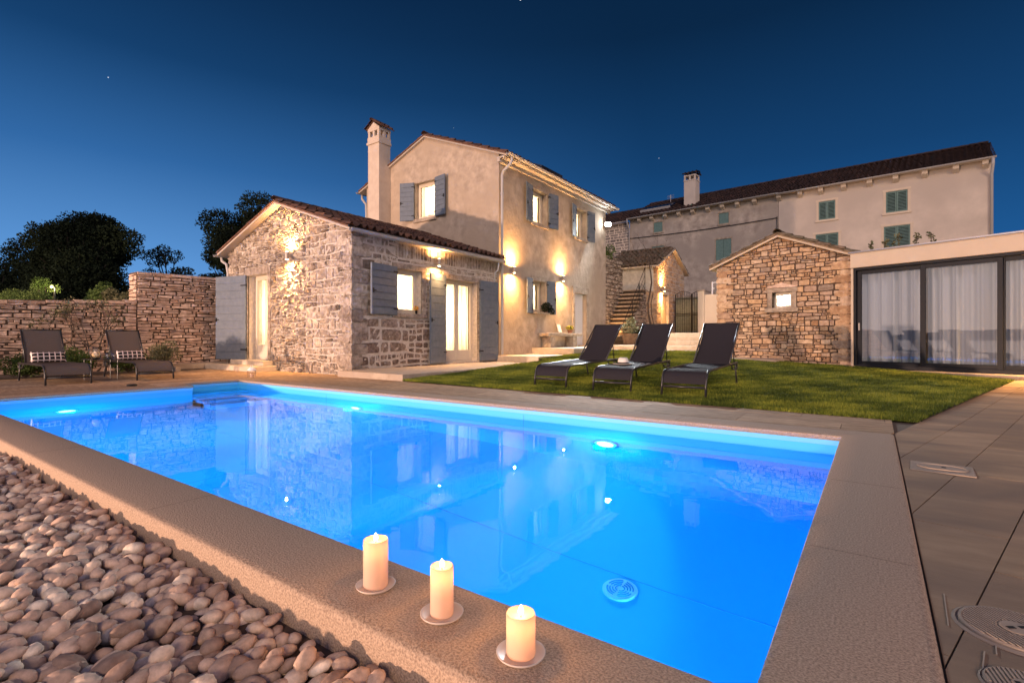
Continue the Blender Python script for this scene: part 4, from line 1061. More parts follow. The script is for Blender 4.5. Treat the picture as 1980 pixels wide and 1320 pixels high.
for k in range(2):
    x0 = .1+k*.80; n = 7
    mb.bar((x0, 0, .05), (x0, 0, 1.95), .04); mb.bar((x0+.76, 0, .05), (x0+.76, 0, 1.75+.2*(1 if k == 0 else 0)), .04)
    for i in range(1, n): mb.tube([(x0+.76*i/n, 0, .08), (x0+.76*i/n, 0, 1.95+.12*math.sin(math.pi*i/n))], .010, 6)
    for z in (.1, .92, 1.0, 1.72): mb.bar((x0, 0, z), (x0+.76, 0, z), .03)
    mb.tube([(x0+.76*i/12, 0, 1.95+.14*math.sin(math.pi*i/12)) for i in range(13)], .014, 6)
    for i in (2, 4, 5.2): mb.tube([(x0+.13*i+.05*math.cos(t/8*2*math.pi), 0, 1.84+.05*math.sin(t/8*2*math.pi)) for t in range(9)], .009, 5)
mb.build('gate_frame', M['iron'], GT)
mb = MB()
for k in range(2): mb.box(.12+k*.80, .84+k*.80, .018, .024, .1, 1.80)
mb.build('gate_sheet', pbr('grey_green_sheet', (.10, .13, .12), (.16, .19, .17), 9, .6), GT)
GP = thing('gate_wall', (-5.95, 22.0, .9), 'low cream plastered wall between the metal gate and the ochre stone outbuilding', 'wall')
mb = MB(); mb.box(0, .95, 0, .22, 0, 1.75); mb.box(-.10, .16, -.05, 3.0, 0, 1.9); mb.build('wall', M['fascia'], GP, bevel=.015)
mb = MB(); mb.box(-.13, .19, -.08, 3.02, 1.90, 1.95); mb.build('wall_cap', M['concrete'], GP, bevel=.008)
VP = thing('vent_pipe', (-5.5, 22.1, 2.65), 'thin white pipe with a side arm standing on the cream wall by the gate', 'pipe')
mb = MB(); mb.tube([(0, 0, 0), (0, 0, .52)], .03, 8); mb.tube([(0, 0, .48), (.14, 0, .50)], .02, 6); mb.tube([(0, 0, .25), (.09, 0, .25)], .02, 6); mb.build('pipe', M['white'], VP)

# ================================================================== ochre stone outbuilding with a small gable
OA = math.atan2(-.37, 3.1); oL = at(1388, 14.2)
OB = thing('stone_outbuilding', (oL[0], oL[1], 0), 'ochre stone outbuilding with a small central niche window and worn tile gable', 'outbuilding', rz=OA)
ow = 3.12; fr = WF((0, 0), 0); ze, zr = 2.78, 3.42; opN = (1.36, 1.86, 1.52, 1.92)
opN = (1.40, 1.86, 1.60, 2.00)
mb = MB(); wall(mb, fr, 0, ow, -.3, [(0, ze), (ow/2, zr), (ow, ze)], [opN], .3)
wall(mb, WF((0, 4), R(-90)), 0, 4, -.3, [(0, ze), (4, ze)]); wall(mb, WF((ow, 0), R(90)), 0, 4, -.3, [(0, ze), (4, ze)])
mb.cur = 1
stones(mb, fr, 0, ow, .12, [(0, ze), (ow/2, zr), (ow, ze)], (.07, .155), (.10, .28), [(opN[0]-.11, opN[1]+.11, opN[2]-.12, opN[3]+.13)], gap=.012, bulge=.022, rough=.011, seed=23, quoin=.30, split=.35, G=(7, 5), maxtop=zr)
stones(mb, WF((0, 4), R(-90)), 0, 4, .2, [(0, ze), (4, ze)], (.09, .18), (.16, .38), (), gap=.012, bulge=.02, rough=.01, seed=24)
quoins(mb, ow, 0, -1, 1, .12, ze-.02, 71, h=(.13, .24), L=(.38, .22), pr=.028); quoins(mb, 0, 0, 1, 1, .12, ze-.02, 72, h=(.13, .24), L=(.38, .22), pr=.028)
mb.build('wall', [M['gap'], M['stone_warm']], OB, auto=35)
surround(OB, fr, opN, .11, .11, .11, M['dressed'], 6, .03)
mb = MB(); mb.add([fr(opN[0]-.16, .0, opN[3]+.12), fr(opN[1]+.16, .0, opN[3]+.12), fr((opN[0]+opN[1])/2, .0, opN[3]+.25), fr(opN[0]-.16, .05, opN[3]+.12), fr(opN[1]+.16, .05, opN[3]+.12), fr((opN[0]+opN[1])/2, .05, opN[3]+.25)], [(3, 4, 5), (0, 3, 5, 2), (1, 2, 5, 4), (0, 1, 4, 3)]); mb.build('pediment', M['stone_dry'], OB)
window(OB, fr, opN, .16, 1, fw=.03, lit=26, lc=(1, .93, .80), waves=1, amp=.0, seed=8)
rf = gable_roof(OB, ow, 4, ze, zr, .18, .14, .20, .30, M['tile_moss'], 51, board=M['fascia'], bk=0)
mb = MB(); mb.box(-.5, 1.7, -.75, -.02, 0, .30); mb.box(1.6, ow+.12, -.45, -.021, -.1, .17); mb.build('plinth_step', M['concrete'], OB, bevel=.01)
# ================================================================== glass pavilion
GA = R(-20.2); gO = at(1646, 12.0)
GB = thing('glass_pavilion', (gO[0], gO[1], 0), 'flat-roofed pavilion with cream fascia and dark framed sliding glass doors', 'building', rz=GA)
fr = WF((0, 0), 0); GW = 9.0
def hit(u, v, o, ang):
    r = ray(u); n = (math.sin(ang), -math.cos(ang)); t = (o[0]*n[0]+o[1]*n[1])/(r[0]*n[0]+r[1]*n[1])
    p = (r[0]*t, r[1]*t); return ((p[0]-o[0])*math.cos(ang)+(p[1]-o[1])*math.sin(ang), CAMH+(HZ-v)*t/FPX)
mb = MB(); fr.box(mb, 0, GW, -5.0, .06, 2.46, 2.80); fr.box(mb, -.0, .05, -5, .03, .1, 2.455); fr.box(mb, 0, GW, -5, -4.9, .1, 2.455)
fr.box(mb, GW-.2, GW, -4.89, .03, .1, 2.455)
mb.build('wall', M['fascia'], GB, bevel=.006)
mb = MB(); fr.box(mb, -.03, GW+.03, -5.03, .10, 2.802, 2.835); mb.build('roof', pbr('zinc_sheet', (.20, .21, .24), rough=.4, metallic=.7), GB)
mb = MB(); fr.box(mb, -.1, GW, -.05, .28, -.2, .115); fr.box(mb, 0.06, GW, -4.8, -.06, .05, .10); mb.build('sill_slab', M['concrete'], GB, bevel=.01)
xp = [.055, hit(1783, 600, gO, GA)[0], hit(1935, 600, gO, GA)[0]]; pw_ = xp[2]-xp[1]; xp += [xp[2]+pw_, xp[2]+2*pw_, xp[2]+3*pw_]
mb = MB(); xe = xp[-1]
fr.box(mb, .052, xe, -.10, .015, .116, .20); fr.box(mb, .052, xe, -.10, .015, 2.40, 2.458); fr.box(mb, .052, .10, -.10, .015, .20, 2.40)
fm = mb.build('door_track', M['frame_dark'], GB, bevel=.004)
for i in range(len(xp)-1):
    x0, x1 = xp[i]+(.05 if i == 0 else -.03), xp[i+1]+.03; mb = MB(); w0 = -.06 if i % 2 == 0 else -.012; t = .085
    fr.box(mb, x0, x0+t, w0-.04, w0, .20, 2.39); fr.box(mb, x1-t, x1, w0-.04, w0, .20, 2.39); fr.box(mb, x0+t, x1-t, w0-.04, w0, .20, .20+t); fr.box(mb, x0+t, x1-t, w0-.04, w0, 2.39-t, 2.39)
    o = mb.build('sliding_door', M['frame_dark'], GB, bevel=.004)
    mb = MB(); mb.add([fr(x0+t, w0-.02, .20+t), fr(x1-t, w0-.02, .20+t), fr(x1-t, w0-.02, 2.39-t), fr(x0+t, w0-.02, 2.39-t)], [(0, 1, 2, 3)]); mb.build('pane', M['glass_coated'], o)
    mb = MB(); drape(mb, fr, x0+.04, x1-.12, -.30, .14, 2.42, 5.5, .075, 60+i); mb.build('curtain', M['curtain_grey'], GB, smooth=True)
    if i == 0:
        mb = MB(); mb.tube([fr(x0+.042, w0+.03, 1.02), fr(x0+.042, w0+.03, 1.16)], .012, 8); mb.box(x0+.03, x0+.055, -w0-.03, -w0, 1.0, 1.17); mb.build('handle', M['gutter'], o)
light('room_light', 'AREA', fr(2.5, -2.2, 2.3), 5, (1, .93, .82), size=(4.5, 2), aim=(0, -.4, -1), parent=GB)  # weak fill added behind the curtains; the room itself is unlit

pw2 = Vector((gO[0]+5.2*math.cos(GA)+.09*math.sin(GA), gO[1]+5.2*math.sin(GA)-.09*math.cos(GA), 2.62))  # lamp added out of view on the fascia to light the path
wall_lamp(pw2, (math.sin(GA), -math.cos(GA)), 'unseen up-and-down lamp added on the cream pavilion fascia to warm the paved path', 0, 3200, 78, glow=120)
# ================================================================== dry-stone garden wall on the left
DW = thing('dry_stone_wall', (-15.6, -5, 0), 'pinkish dry-stone garden wall stepping up towards the annex, behind the two brown loungers', 'wall')
fr = WF((0, 0), R(90)); yk = 10.08
lowp = [(0, 1.30), (7.5, 1.66), (yk, 1.80)]; hip = [(yk, 2.54), (14.5, 2.62)]
mb = MB(); wall(mb, fr, 0, yk, -.2, lowp); wall(mb, fr, yk, 14.5, -.2, hip)
mb.add([fr(0, 0, 1.30), fr(7.5, 0, 1.66), fr(yk, 0, 1.80), fr(yk, -.5, 1.80), fr(7.5, -.5, 1.66), fr(0, -.5, 1.30)], [(0, 1, 4, 5), (1, 2, 3, 4)])
mb.add([fr(yk, 0, 1.8), fr(yk, 0, 2.54), fr(yk, -.5, 2.54), fr(yk, -.5, 1.8), fr(14.5, 0, 2.62), fr(14.5, -.5, 2.62)], [(0, 1, 2, 3), (1, 4, 5, 2)])
mb.add([fr(0, -.5, -.2), fr(14.5, -.5, -.2), fr(14.5, -.5, 1.7), fr(0, -.5, 1.3)], [(3, 2, 1, 0)])
mb.cur = 1
stones(mb, fr, 0, yk, -.05, [(a, z-.07) for a, z in lowp], (.038, .085), (.15, .46), (), gap=.011, bulge=.026, rough=.010, seed=31, split=.15, G=(6, 4), maxtop=1.74, wav=.02)
stones(mb, fr, yk, 14.5, -.05, [(a, z-.07) for a, z in hip], (.038, .080), (.15, .44), (), gap=.011, bulge=.026, rough=.010, seed=32, split=.15, G=(6, 4), maxtop=2.56, wav=.02)
stones(mb, WF((-.5, yk), 0), 0, .5, 1.72, [(0, 2.5), (.5, 2.5)], (.07, .13), (.2, .4), (), gap=.014, bulge=.025, rough=.01, seed=33)
rs = np.random.RandomState(5)
for a0_, a1_, pf in ((0, yk, lowp), (yk, 14.5, hip)):   # flat cap stones
    a = a0_; f_ = topf(pf)
    while a < a1_-.05:
        L = min(rs.uniform(.3, .7), a1_-a)
        mb.box(a+.008, a+L-.008, -.03-rs.rand()*.02, .52, f_(a)-.065, f_(a)+rs.uniform(-.008, .015), float(rs.rand()), X=lambda q, y, z: fr(q, -y, z)); a += L
mb.build('wall', [M['gap'], M['stone_dry']], DW, auto=40)
mb = MB(); mb.add([(-15.6, -5, .0), (-14.15, -5, .0), (-14.15, 5.4, .0), (-15.6, 5.4, .0)], [(0, 1, 2, 3)]); struct(mb.build('flower_bed', M['joint']))
mb = MB(); mb.box(-15.55, -14.95, 5.45, 7.03, -.01, .14); mb.box(-15.55, -14.1, 5.40, 5.52, -.01, .10); struct(mb.build('kerb', M['concrete'], bevel=.012))

# ================================================================== plants
def foliage(name, parent, lumps, n, size, mat, seed, asp=.45, shell=.55, flat=0):
    rs = np.random.RandomState(seed); vol = np.array([l[3]*l[4]*l[5] for l in lumps])**.75; cnt = (n*vol/vol.sum()).astype(int)
    P = []; T = []
    for (cx, cy, cz, rx, ry, rz), c in zip(lumps, cnt):
        d = rs.normal(size=(c, 3)); d /= np.linalg.norm(d, axis=1)[:, None]
        rr = (shell+(1-shell)*rs.rand(c))**.6*(1+.10*np.sin(d[:, 0]*7+cx)+.10*np.sin(d[:, 2]*9+cy*3))
        P.append(d*rr[:, None]*np.array([rx, ry, rz])+np.array([cx, cy, cz])); T.append(np.clip(.5+.3*rs.randn()+rs.normal(0, .2, c), 0, 1))
    P = np.concatenate(P); T = np.concatenate(T); n = len(P)
    a = rs.normal(size=(n, 3)); a /= np.linalg.norm(a, axis=1)[:, None]
    if flat: a[:, 2] *= (1-flat); a /= np.linalg.norm(a, axis=1)[:, None]
    b = np.cross(a, rs.normal(size=(n, 3))); b /= np.linalg.norm(b, axis=1)[:, None]
    L = size*rs.uniform(.6, 1.3, n)[:, None]; Wd = L*asp
    V = np.stack([P-a*L*.5, P+b*Wd*.5, P+a*L*.5, P-b*Wd*.5], 1).reshape(-1, 3)
    return npmesh(name, V, np.arange(n*4).reshape(-1, 4), mat, parent, tint=np.repeat(T, 4))
def tree(name, base, h, lumps, n, size, mat, label, seed, cat='tree', trunk_r=.2, asp=.5, group=None, flat=0, limbs=True):
    t = thing(name, base, label, cat, group); rs = np.random.RandomState(seed+100); mb = MB()
    zt = min(l[2] for l in lumps)
    mb.tube([(0, 0, -.3), (rs.uniform(-.03, .03)*h, 0, zt*.5), (rs.uniform(-.03, .03)*h, 0, max(zt, h*.3))], [trunk_r*1.2, trunk_r, trunk_r*.7], 9)
    for l in lumps:
        m = Vector((l[0]*.4+rs.uniform(-.1, .1), l[1]*.4, (max(zt, h*.3)+l[2])/2)); e = Vector((l[0], l[1], l[2]+l[5]*.3))
        mb.tube([(0, 0, max(zt, h*.3)*.8), m, e], [trunk_r*.6, trunk_r*.35, trunk_r*.1], 6)
        if limbs:
            for q in range(5):
                d = Vector(rs.normal(size=3)); d.z = abs(d.z); d.normalize()
                mb.tube([m.lerp(e, .6), e+Vector((d.x*l[3], d.y*l[4], d.z*l[5]))*.85], [trunk_r*.18, trunk_r*.04], 5)
    mb.build('trunk', M['bark_dark'], t, smooth=True); foliage('crown', t, lumps, n, size, M[mat] if isinstance(mat, str) else mat, seed, asp, flat=flat, shell=.35)
    return t
rs = np.random.RandomState(77)
def lumpset(w, z0, z1, n, r, rs, dome=True, dep=None):
    L = []
    for i in range(n):
        x = rs.uniform(-1, 1); y = rs.uniform(-1, 1)*.7; zz = rs.uniform(0, 1)
        if dome: lim = math.sqrt(max(.05, 1-zz*zz*.8)); x *= lim
        q = rs.uniform(.7, 1.25); L.append((x*(w-r*.8), y*(dep or w), z0+r*.5+(z1-z0-r*1.3)*zz*(1 if not dome else (1-.35*x*x)), r*q, r*q, r*q*.8))
    return L
b = at(146, 36)
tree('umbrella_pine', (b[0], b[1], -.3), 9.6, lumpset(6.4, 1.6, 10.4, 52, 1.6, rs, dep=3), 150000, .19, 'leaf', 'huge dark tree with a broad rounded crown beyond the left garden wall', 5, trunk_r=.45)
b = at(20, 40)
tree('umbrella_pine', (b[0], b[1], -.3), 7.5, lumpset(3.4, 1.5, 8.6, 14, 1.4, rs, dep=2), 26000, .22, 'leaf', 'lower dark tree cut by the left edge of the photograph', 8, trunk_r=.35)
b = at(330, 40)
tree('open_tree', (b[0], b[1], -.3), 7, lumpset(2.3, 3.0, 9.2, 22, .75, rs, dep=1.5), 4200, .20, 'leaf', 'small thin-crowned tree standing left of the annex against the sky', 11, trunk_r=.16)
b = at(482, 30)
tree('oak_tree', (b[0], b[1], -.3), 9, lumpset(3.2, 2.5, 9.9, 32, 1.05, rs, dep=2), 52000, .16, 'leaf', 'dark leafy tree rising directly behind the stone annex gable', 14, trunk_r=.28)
# clipped hedge and loose bushes over the wall
b = at(52, 17); t = thing('hedge', (b[0], b[1], 0), 'green clipped hedge showing above the left garden wall', 'hedge')
lm = [(rs.uniform(-1.7, 1.2), rs.uniform(-.4, .4), rs.uniform(1.5, 2.3), .45, .45, .35) for _ in range(34)]
foliage('foliage', t, lm, 26000, .055, M['leaf_mid'], 3); mb = MB()
for i in range(6): mb.tube([(-1.5+i*.5, 0, -.2), (-1.5+i*.5, .05, 1.4)], .03, 6)
mb.build('stem', M['bark'], t)
for i, (u, d, h, w_, lab) in enumerate(((198, 18, 2.85, .6, 'bright leafy bush with upright shoots above the left garden wall'), (240, 17.5, 2.75, .65, 'olive-leaved bush beside the raised end of the garden wall'), (90, 24, 3.75, .8, 'lamp-lit pale green bush seen under the huge dark tree'))):
    b = at(u, d); t = thing('bush', (b[0], b[1], 0), lab, 'bush')
    lm = [(rs.uniform(-w_, w_), rs.uniform(-.3, .3), rs.uniform(h*.6, h-.25), .26, .26, .22) for _ in range(10)]
    foliage('foliage', t, lm, 2600, .085, M['leaf_mid' if i != 1 else 'leaf_olive'], 40+i)
    mb = MB()
    for l in lm: mb.tube([(0, 0, 0), (l[0]*.5, l[1]*.5, l[2]*.5), l[:3]], [.03, .02, .006], 5)
    mb.build('stem', M['bark'], t)
b = at(100, 23.4); light('yard_light', 'POINT', (b[0], b[1], 3.1), 60, (1, .85, .45), .1)
yl = thing('yard_lamp', (b[0], b[1], 0), 'small post lamp glowing among leaves beyond the left garden wall', 'lamp post')
mb = MB(); mb.tube([(0, .12, 0), (0, .12, 3.2)], .03, 8); mb.tube([(0, .12, 3.18), (0, 0, 3.26)], .015, 6); mb.build('post', M['iron'], yl)
mb = MB(); mb.lathe([(.02, 0), (.06, .03), (.05, .10), (.0, .13)], (0, 0, 3.14), 12); mb.build('bulb', emit('yard_bulb', (1, .9, .4), 3), yl)
# bed shrubs
for i, (x, y, r_, h_, mt, lab) in enumerate(((-14.2, 1.75, .55, 1.0, 'leaf_olive', 'dense grey-green shrub left of the nearer brown lounger'), (-14.45, 3.55, .42, .62, 'leaf_mid', 'low shrub behind the small table under the young tree'), (-14.6, 5.2, .40, .78, 'leaf_olive', 'loose shrub right of the farther brown lounger'), (-14.5, 4.55, .36, .55, 'leaf_mid', 'low shrub behind the farther brown lounger'), (-14.3, 2.7, .4, .55, 'leaf_mid', 'low shrub behind the nearer brown lounger'))):
    t = thing('shrub', (x, y, 0), lab, 'shrub', 'shrubs along the dry-stone wall')
    lm = [(rs.uniform(-.7, .7)*r_, rs.uniform(-.8, .8)*r_, rs.uniform(.15, h_-.15), .2, .2, .17) for _ in range(12)]
    foliage('foliage', t, lm, 4200 if i else 9000, .05, M[mt], 60+i)
    mb = MB()
    for l in lm: mb.tube([(0, 0, 0), (l[0]*.5, l[1]*.5, l[2]*.5), l[:3]], [.015, .01, .004], 5)
    mb.build('stem', M['bark'], t)
t = thing('young_tree', (-15.1, 3.95, 0), 'slender young tree with sparse leaves trained against the dry-stone wall', 'young tree')
mb = MB(); lm = []
def branch(p, d, L, r_, k, mb, lm, rs):
    e = Vector(p)+Vector(d)*L; m = Vector(p).lerp(e, .5)+Vector(rs.normal(0, .03*L, 3)); mb.tube([p, m, e], [r_, r_*.8, r_*.6], 5)
    if k == 0: lm.append((e.x, e.y, e.z, .09, .12, .10)); return
    for q in range(rs.randint(2, 4)):
        nd = (Vector(d)+Vector((rs.normal(0, .15), rs.normal(0, .55), rs.normal(.1, .3)))).normalized(); branch(tuple(e), nd, L*rs.uniform(.6, .85), r_*.6, k-1, mb, lm, rs)
r2 = np.random.RandomState(8)
for dy in (-.35, .0, .3): branch((0, dy*.1, 0), Vector((.02, dy, 1)).normalized(), .62, .026, 3, mb, lm, r2)
mb.build('trunk', M['bark'], t); foliage('crown', t, lm, 900, .055, M['leaf_olive'], 71)

# ================================================================== loungers
def strip(pts, x0, x1, th, mb, nx=1):
    vs = []; m = len(pts)
    for dz in (0, -th):
        for (y, z) in pts:
            for x in (x0, x1): vs.append((x, y, z+dz))
    fs = []
    for i in range(m-1):
        a = 2*i; b_ = 2*m+2*i
        fs += [(a, a+1, a+3, a+2), (b_+2, b_+3, b_+1, b_), (a, a+2, b_+2, b_), (a+3, a+1, b_+1, b_+3)]
    fs += [(1, 0, 2*m, 2*m+1), (2*m-2, 2*m-1, 4*m-1, 4*m-2)]
    mb.add(vs, fs)
def lounger(label, group, hy, ty, tz, W_=.62, fab='sling'):
    t = thing('sun_lounger', (0, 0, 0), label, 'sun lounger', group); X = W_/2-.015
    mb = MB()
    for sx in (-1, 1):
        x = sx*X; mb.tube([(x, -.015, 0), (x, .0, .16), (x, .02, .235), (x, .055, .29), (x, .11, .325), (x, .19, .338), (x, hy+.42, .338)], .016, 8)
        mb.tube([(x, hy+.30, .338), (x, hy+.42, .30), (x, hy+.40, .24), (x, hy+.10, .255), (x, hy+.02, .33)], .012, 7)
    for y, z in ((.003, .125), (.6, .325), (hy+.40, .31)): mb.bar((-X, y, z), (X, y, z), .022, .03)
    f_ = mb.build('frame', M['steel_dark'], t, smooth=True)
    for sx in (-1, 1):
        mb = MB(); mb.tube([(sx*X, hy+.28, .335), (sx*X, hy+.36, .12), (sx*X, hy+.40, 0)], .014, 8); mb.lathe([(.016, 0), (.02, .004), (.02, .02), (.015, .026)], (sx*X, hy+.40, -.001), 8)
        mb.build('leg', M['steel_dark'], t, smooth=True)
    mb = MB(); strip([(.008, .175), (.02, .235), (.05, .288), (.105, .325), (.18, .343), (hy*.5, .336), (hy-.02, .345)], -X+.016, X-.016, .006, mb); mb.build('seat', M[fab], t, auto=50)
    mb = MB(); ln2 = Vector((0, ty-hy, tz-.35)); nrm = Vector((0, -ln2.z, ln2.y)).normalized()
    pts = []
    for q in range(9):
        k = q/8; p = Vector((0, hy, .35))+ln2*k-nrm*(.03*math.sin(math.pi*k)); pts.append((p.y, p.z))
    strip(pts, -X+.03, X-.03, .006, mb); bo = mb.build('backrest', M[fab], t, auto=50)
    mb = MB()
    for sx in (-1, 1): mb.tube([(sx*(X-.02), hy, .35), (sx*(X-.02), ty, tz)], .014, 8)
    mb.bar((-X+.02, ty, tz), (X-.02, ty, tz), .022, .022)
    mid = Vector((0, hy, .35))+ln2*.45
    for sx in (-1, 1): mb.tube([(sx*(X-.03), mid.y, mid.z), (sx*(X-.03), hy+.36, .33)], .009, 6)
    mb.build('back_frame', M['steel_dark'], bo, smooth=True)
    return t
G1 = 'dark loungers on the lawn'; G2 = 'brown loungers on the left deck'
L3 = lounger('dark lounger on the lawn nearest the glass doors, rightmost of the three', G1, 1.45, 2.14, .975)
L3.location = (-2.11, 6.97, .022); L3.rotation_euler = (.030, 0, 0)
a = copy_tree(L3, (-3.17, 7.0, .026), label='dark lounger on the lawn with a hat and an open book on its seat'); a.rotation_euler = (.030, 0, R(1.5))
a = copy_tree(L3, (-4.25, 7.03, .03), label='dark lounger on the lawn nearest the plastered house, leftmost of the three'); a.rotation_euler = (.030, 0, R(-1))
K1 = lounger('brown lounger with a checked cushion beside the grey-green shrub on the left deck', G2, 1.42, 1.78, .985, .66, 'sling_warm_lit')
K1.location = (-11.64, 2.77, -.006); K1.rotation_euler = (0, 0, R(90))
a = copy_tree(K1, (-11.65, 4.11, -.006), R(90), 'brown lounger with a checked cushion nearest the annex on the left deck')
# checked cushions
cm_ = bpy.data.materials.new('checked_cloth'); cm_.use_nodes = True; n = cm_.node_tree; pb_ = n.nodes['Principled BSDF']; pb_.inputs['Roughness'].default_value = .9
tcn = n.nodes.new('ShaderNodeTexCoord'); sx_ = n.nodes.new('ShaderNodeSeparateXYZ'); n.links.new(tcn.outputs['Object'], sx_.inputs[0])
def mth(op, a_, b_):
    q = n.nodes.new('ShaderNodeMath'); q.operation = op
    for i, v in enumerate((a_, b_)):
        if isinstance(v, (int, float)): q.inputs[i].default_value = v
        else: n.links.new(v, q.inputs[i])
    return q.outputs[0]
gx_ = mth('LESS_THAN', mth('FRACT', mth('MULTIPLY', mth('ADD', sx_.outputs[0], 2.0), 12), 0), .2); gz2 = mth('LESS_THAN', mth('FRACT', mth('MULTIPLY', mth('ADD', sx_.outputs[2], 2.015), 14), 0), .2)
mx = n.nodes.new('ShaderNodeMixRGB'); n.links.new(mth('MAXIMUM', gx_, gz2), mx.inputs[0]); mx.inputs[1].default_value = (.012, .012, .014, 1); mx.inputs[2].default_value = (.75, .62, .58, 1)
n.links.new(mx.outputs[0], pb_.inputs['Base Color'])
def cushion(loc, rz, label):
    V = []; F = []; nu, nv = 17, 11
    for sd in (1, -1):
        for j in range(nv):
            for i in range(nu):
                u, v = -1+2*i/(nu-1), -1+2*j/(nv-1); pin = 1-.05*(1-abs(u)**2)*(abs(v)**4)-.0; pv = 1-.09*(1-v*v)*(abs(u)**4)
                th = .060*(max(0, 1-u**4)*max(0, 1-v**4))**.5
                V.append((u*.27*pv, -sd*th, v*.105*pin))
    for sd in (0, 1):
        o_ = sd*nu*nv
        for j in range(nv-1):
            for i in range(nu-1):
                q = (o_+j*nu+i, o_+j*nu+i+1, o_+(j+1)*nu+i+1, o_+(j+1)*nu+i); F.append(q if sd == 0 else q[::-1])
    mb = MB(); mb.add(V, F); o = mb.build('cushion', cm_, smooth=True); o.location = loc; o.rotation_euler = (R(-22), 0, rz)
    tag(o, label, 'cushion', 'black and white checked cushions')
    return o
cushion((-12.93, 2.77, .455), R(90), 'black and white checked cushion on the brown lounger beside the grey-green shrub')
cushion((-12.94, 4.11, .455), R(90), 'black and white checked cushion on the brown lounger nearest the annex')
# side table with jug and tumblers
tb = thing('side_table', (-12.42, 3.45, -.006), 'low black wire side table between the two brown loungers', 'side table')
mb = MB(); mb.box(-.24, .24, -.25, .25, .40, .412); mb.build('tabletop', M['steel_dark'], tb, bevel=.004)
for sy in (-1, 1):
    mb = MB(); mb.tube([(-.2, sy*.21, .40), (-.2, sy*.21, .008), (.2, sy*.21, .008), (.2, sy*.21, .40)], .008, 6); mb.build('leg', M['steel_dark'], tb)
jg = thing('jug', (-12.38, 3.36, .406), 'clear glass jug of pale juice on the low wire table', 'jug')
mb = MB(); mb.lathe([(.06, 0), (.075, .03), (.078, .09), (.055, .15), (.05, .19), (.062, .235), (.058, .235), (.046, .19), (.051, .15), (.073, .09), (.07, .03), (.0, .012)], (0, 0, 0), 24); mb.tube([(0, -.05, .20), (0, -.11, .20), (0, -.125, .15), (0, -.10, .09), (0, -.076, .08)], .007, 7); mb.build('glass_body', M['clear'], jg, smooth=True)
mb = MB(); mb.lathe([(.0, .014), (.068, .03), (.071, .09), (.050, .145), (.0, .146)], (0, 0, 0), 24); mb.build('juice', M['juice'], jg, smooth=True)
for i, (x, y, lab) in enumerate(((-12.35, 3.53, 'left of the two clear tumblers on the low wire table'), (-12.40, 3.64, 'right of the two clear tumblers on the low wire table'))):
    mb = MB(); mb.lathe([(.033, 0), (.038, .11), (.036, .11), (.031, .008), (0, .006)], (0, 0, 0), 20); o = mb.build('tumbler', M['tumbler'], smooth=True); o.location = (x, y, .407); tag(o, lab, 'glass', 'clear tumblers')

# ================================================================== lantern, covers
ln = thing('lantern', (-10.55, 5.46, -.006), 'small glass lantern with a white lid on the pool edge by the annex', 'lantern')
mb = MB(); mb.lathe([(.075, 0), (.08, .01), (.08, .15), (.077, .15), (.077, .012), (0, .01)], (0, 0, 0), 20); mb.build('glass_body', M['glass'], ln, smooth=True)
mb = MB(); mb.lathe([(.085, .15), (.085, .165), (.055, .20), (.03, .215), (0, .22)], (0, 0, 0), 20); mb.tube([(-.05, 0, .20), (-.04, 0, .26), (.04, 0, .26), (.05, 0, .20)], .004, 5); mb.build('lid', M['white'], ln, auto=40)
mb = MB(); mb.lathe([(.03, .012), (.03, .07), (0, .072)], (0, 0, 0), 14); mb.build('candle', M['wax'], ln)
mb = MB(); mb.lathe([(.075, 0), (.075, .022), (.06, .03), (0, .03)], (0, 0, 0), 20); o = mb.build('cap', M['black'], auto=30); o.location = (-10.35, 3.30, -.006); tag(o, 'small black disc lying on the deck near the pool corner', 'cap')
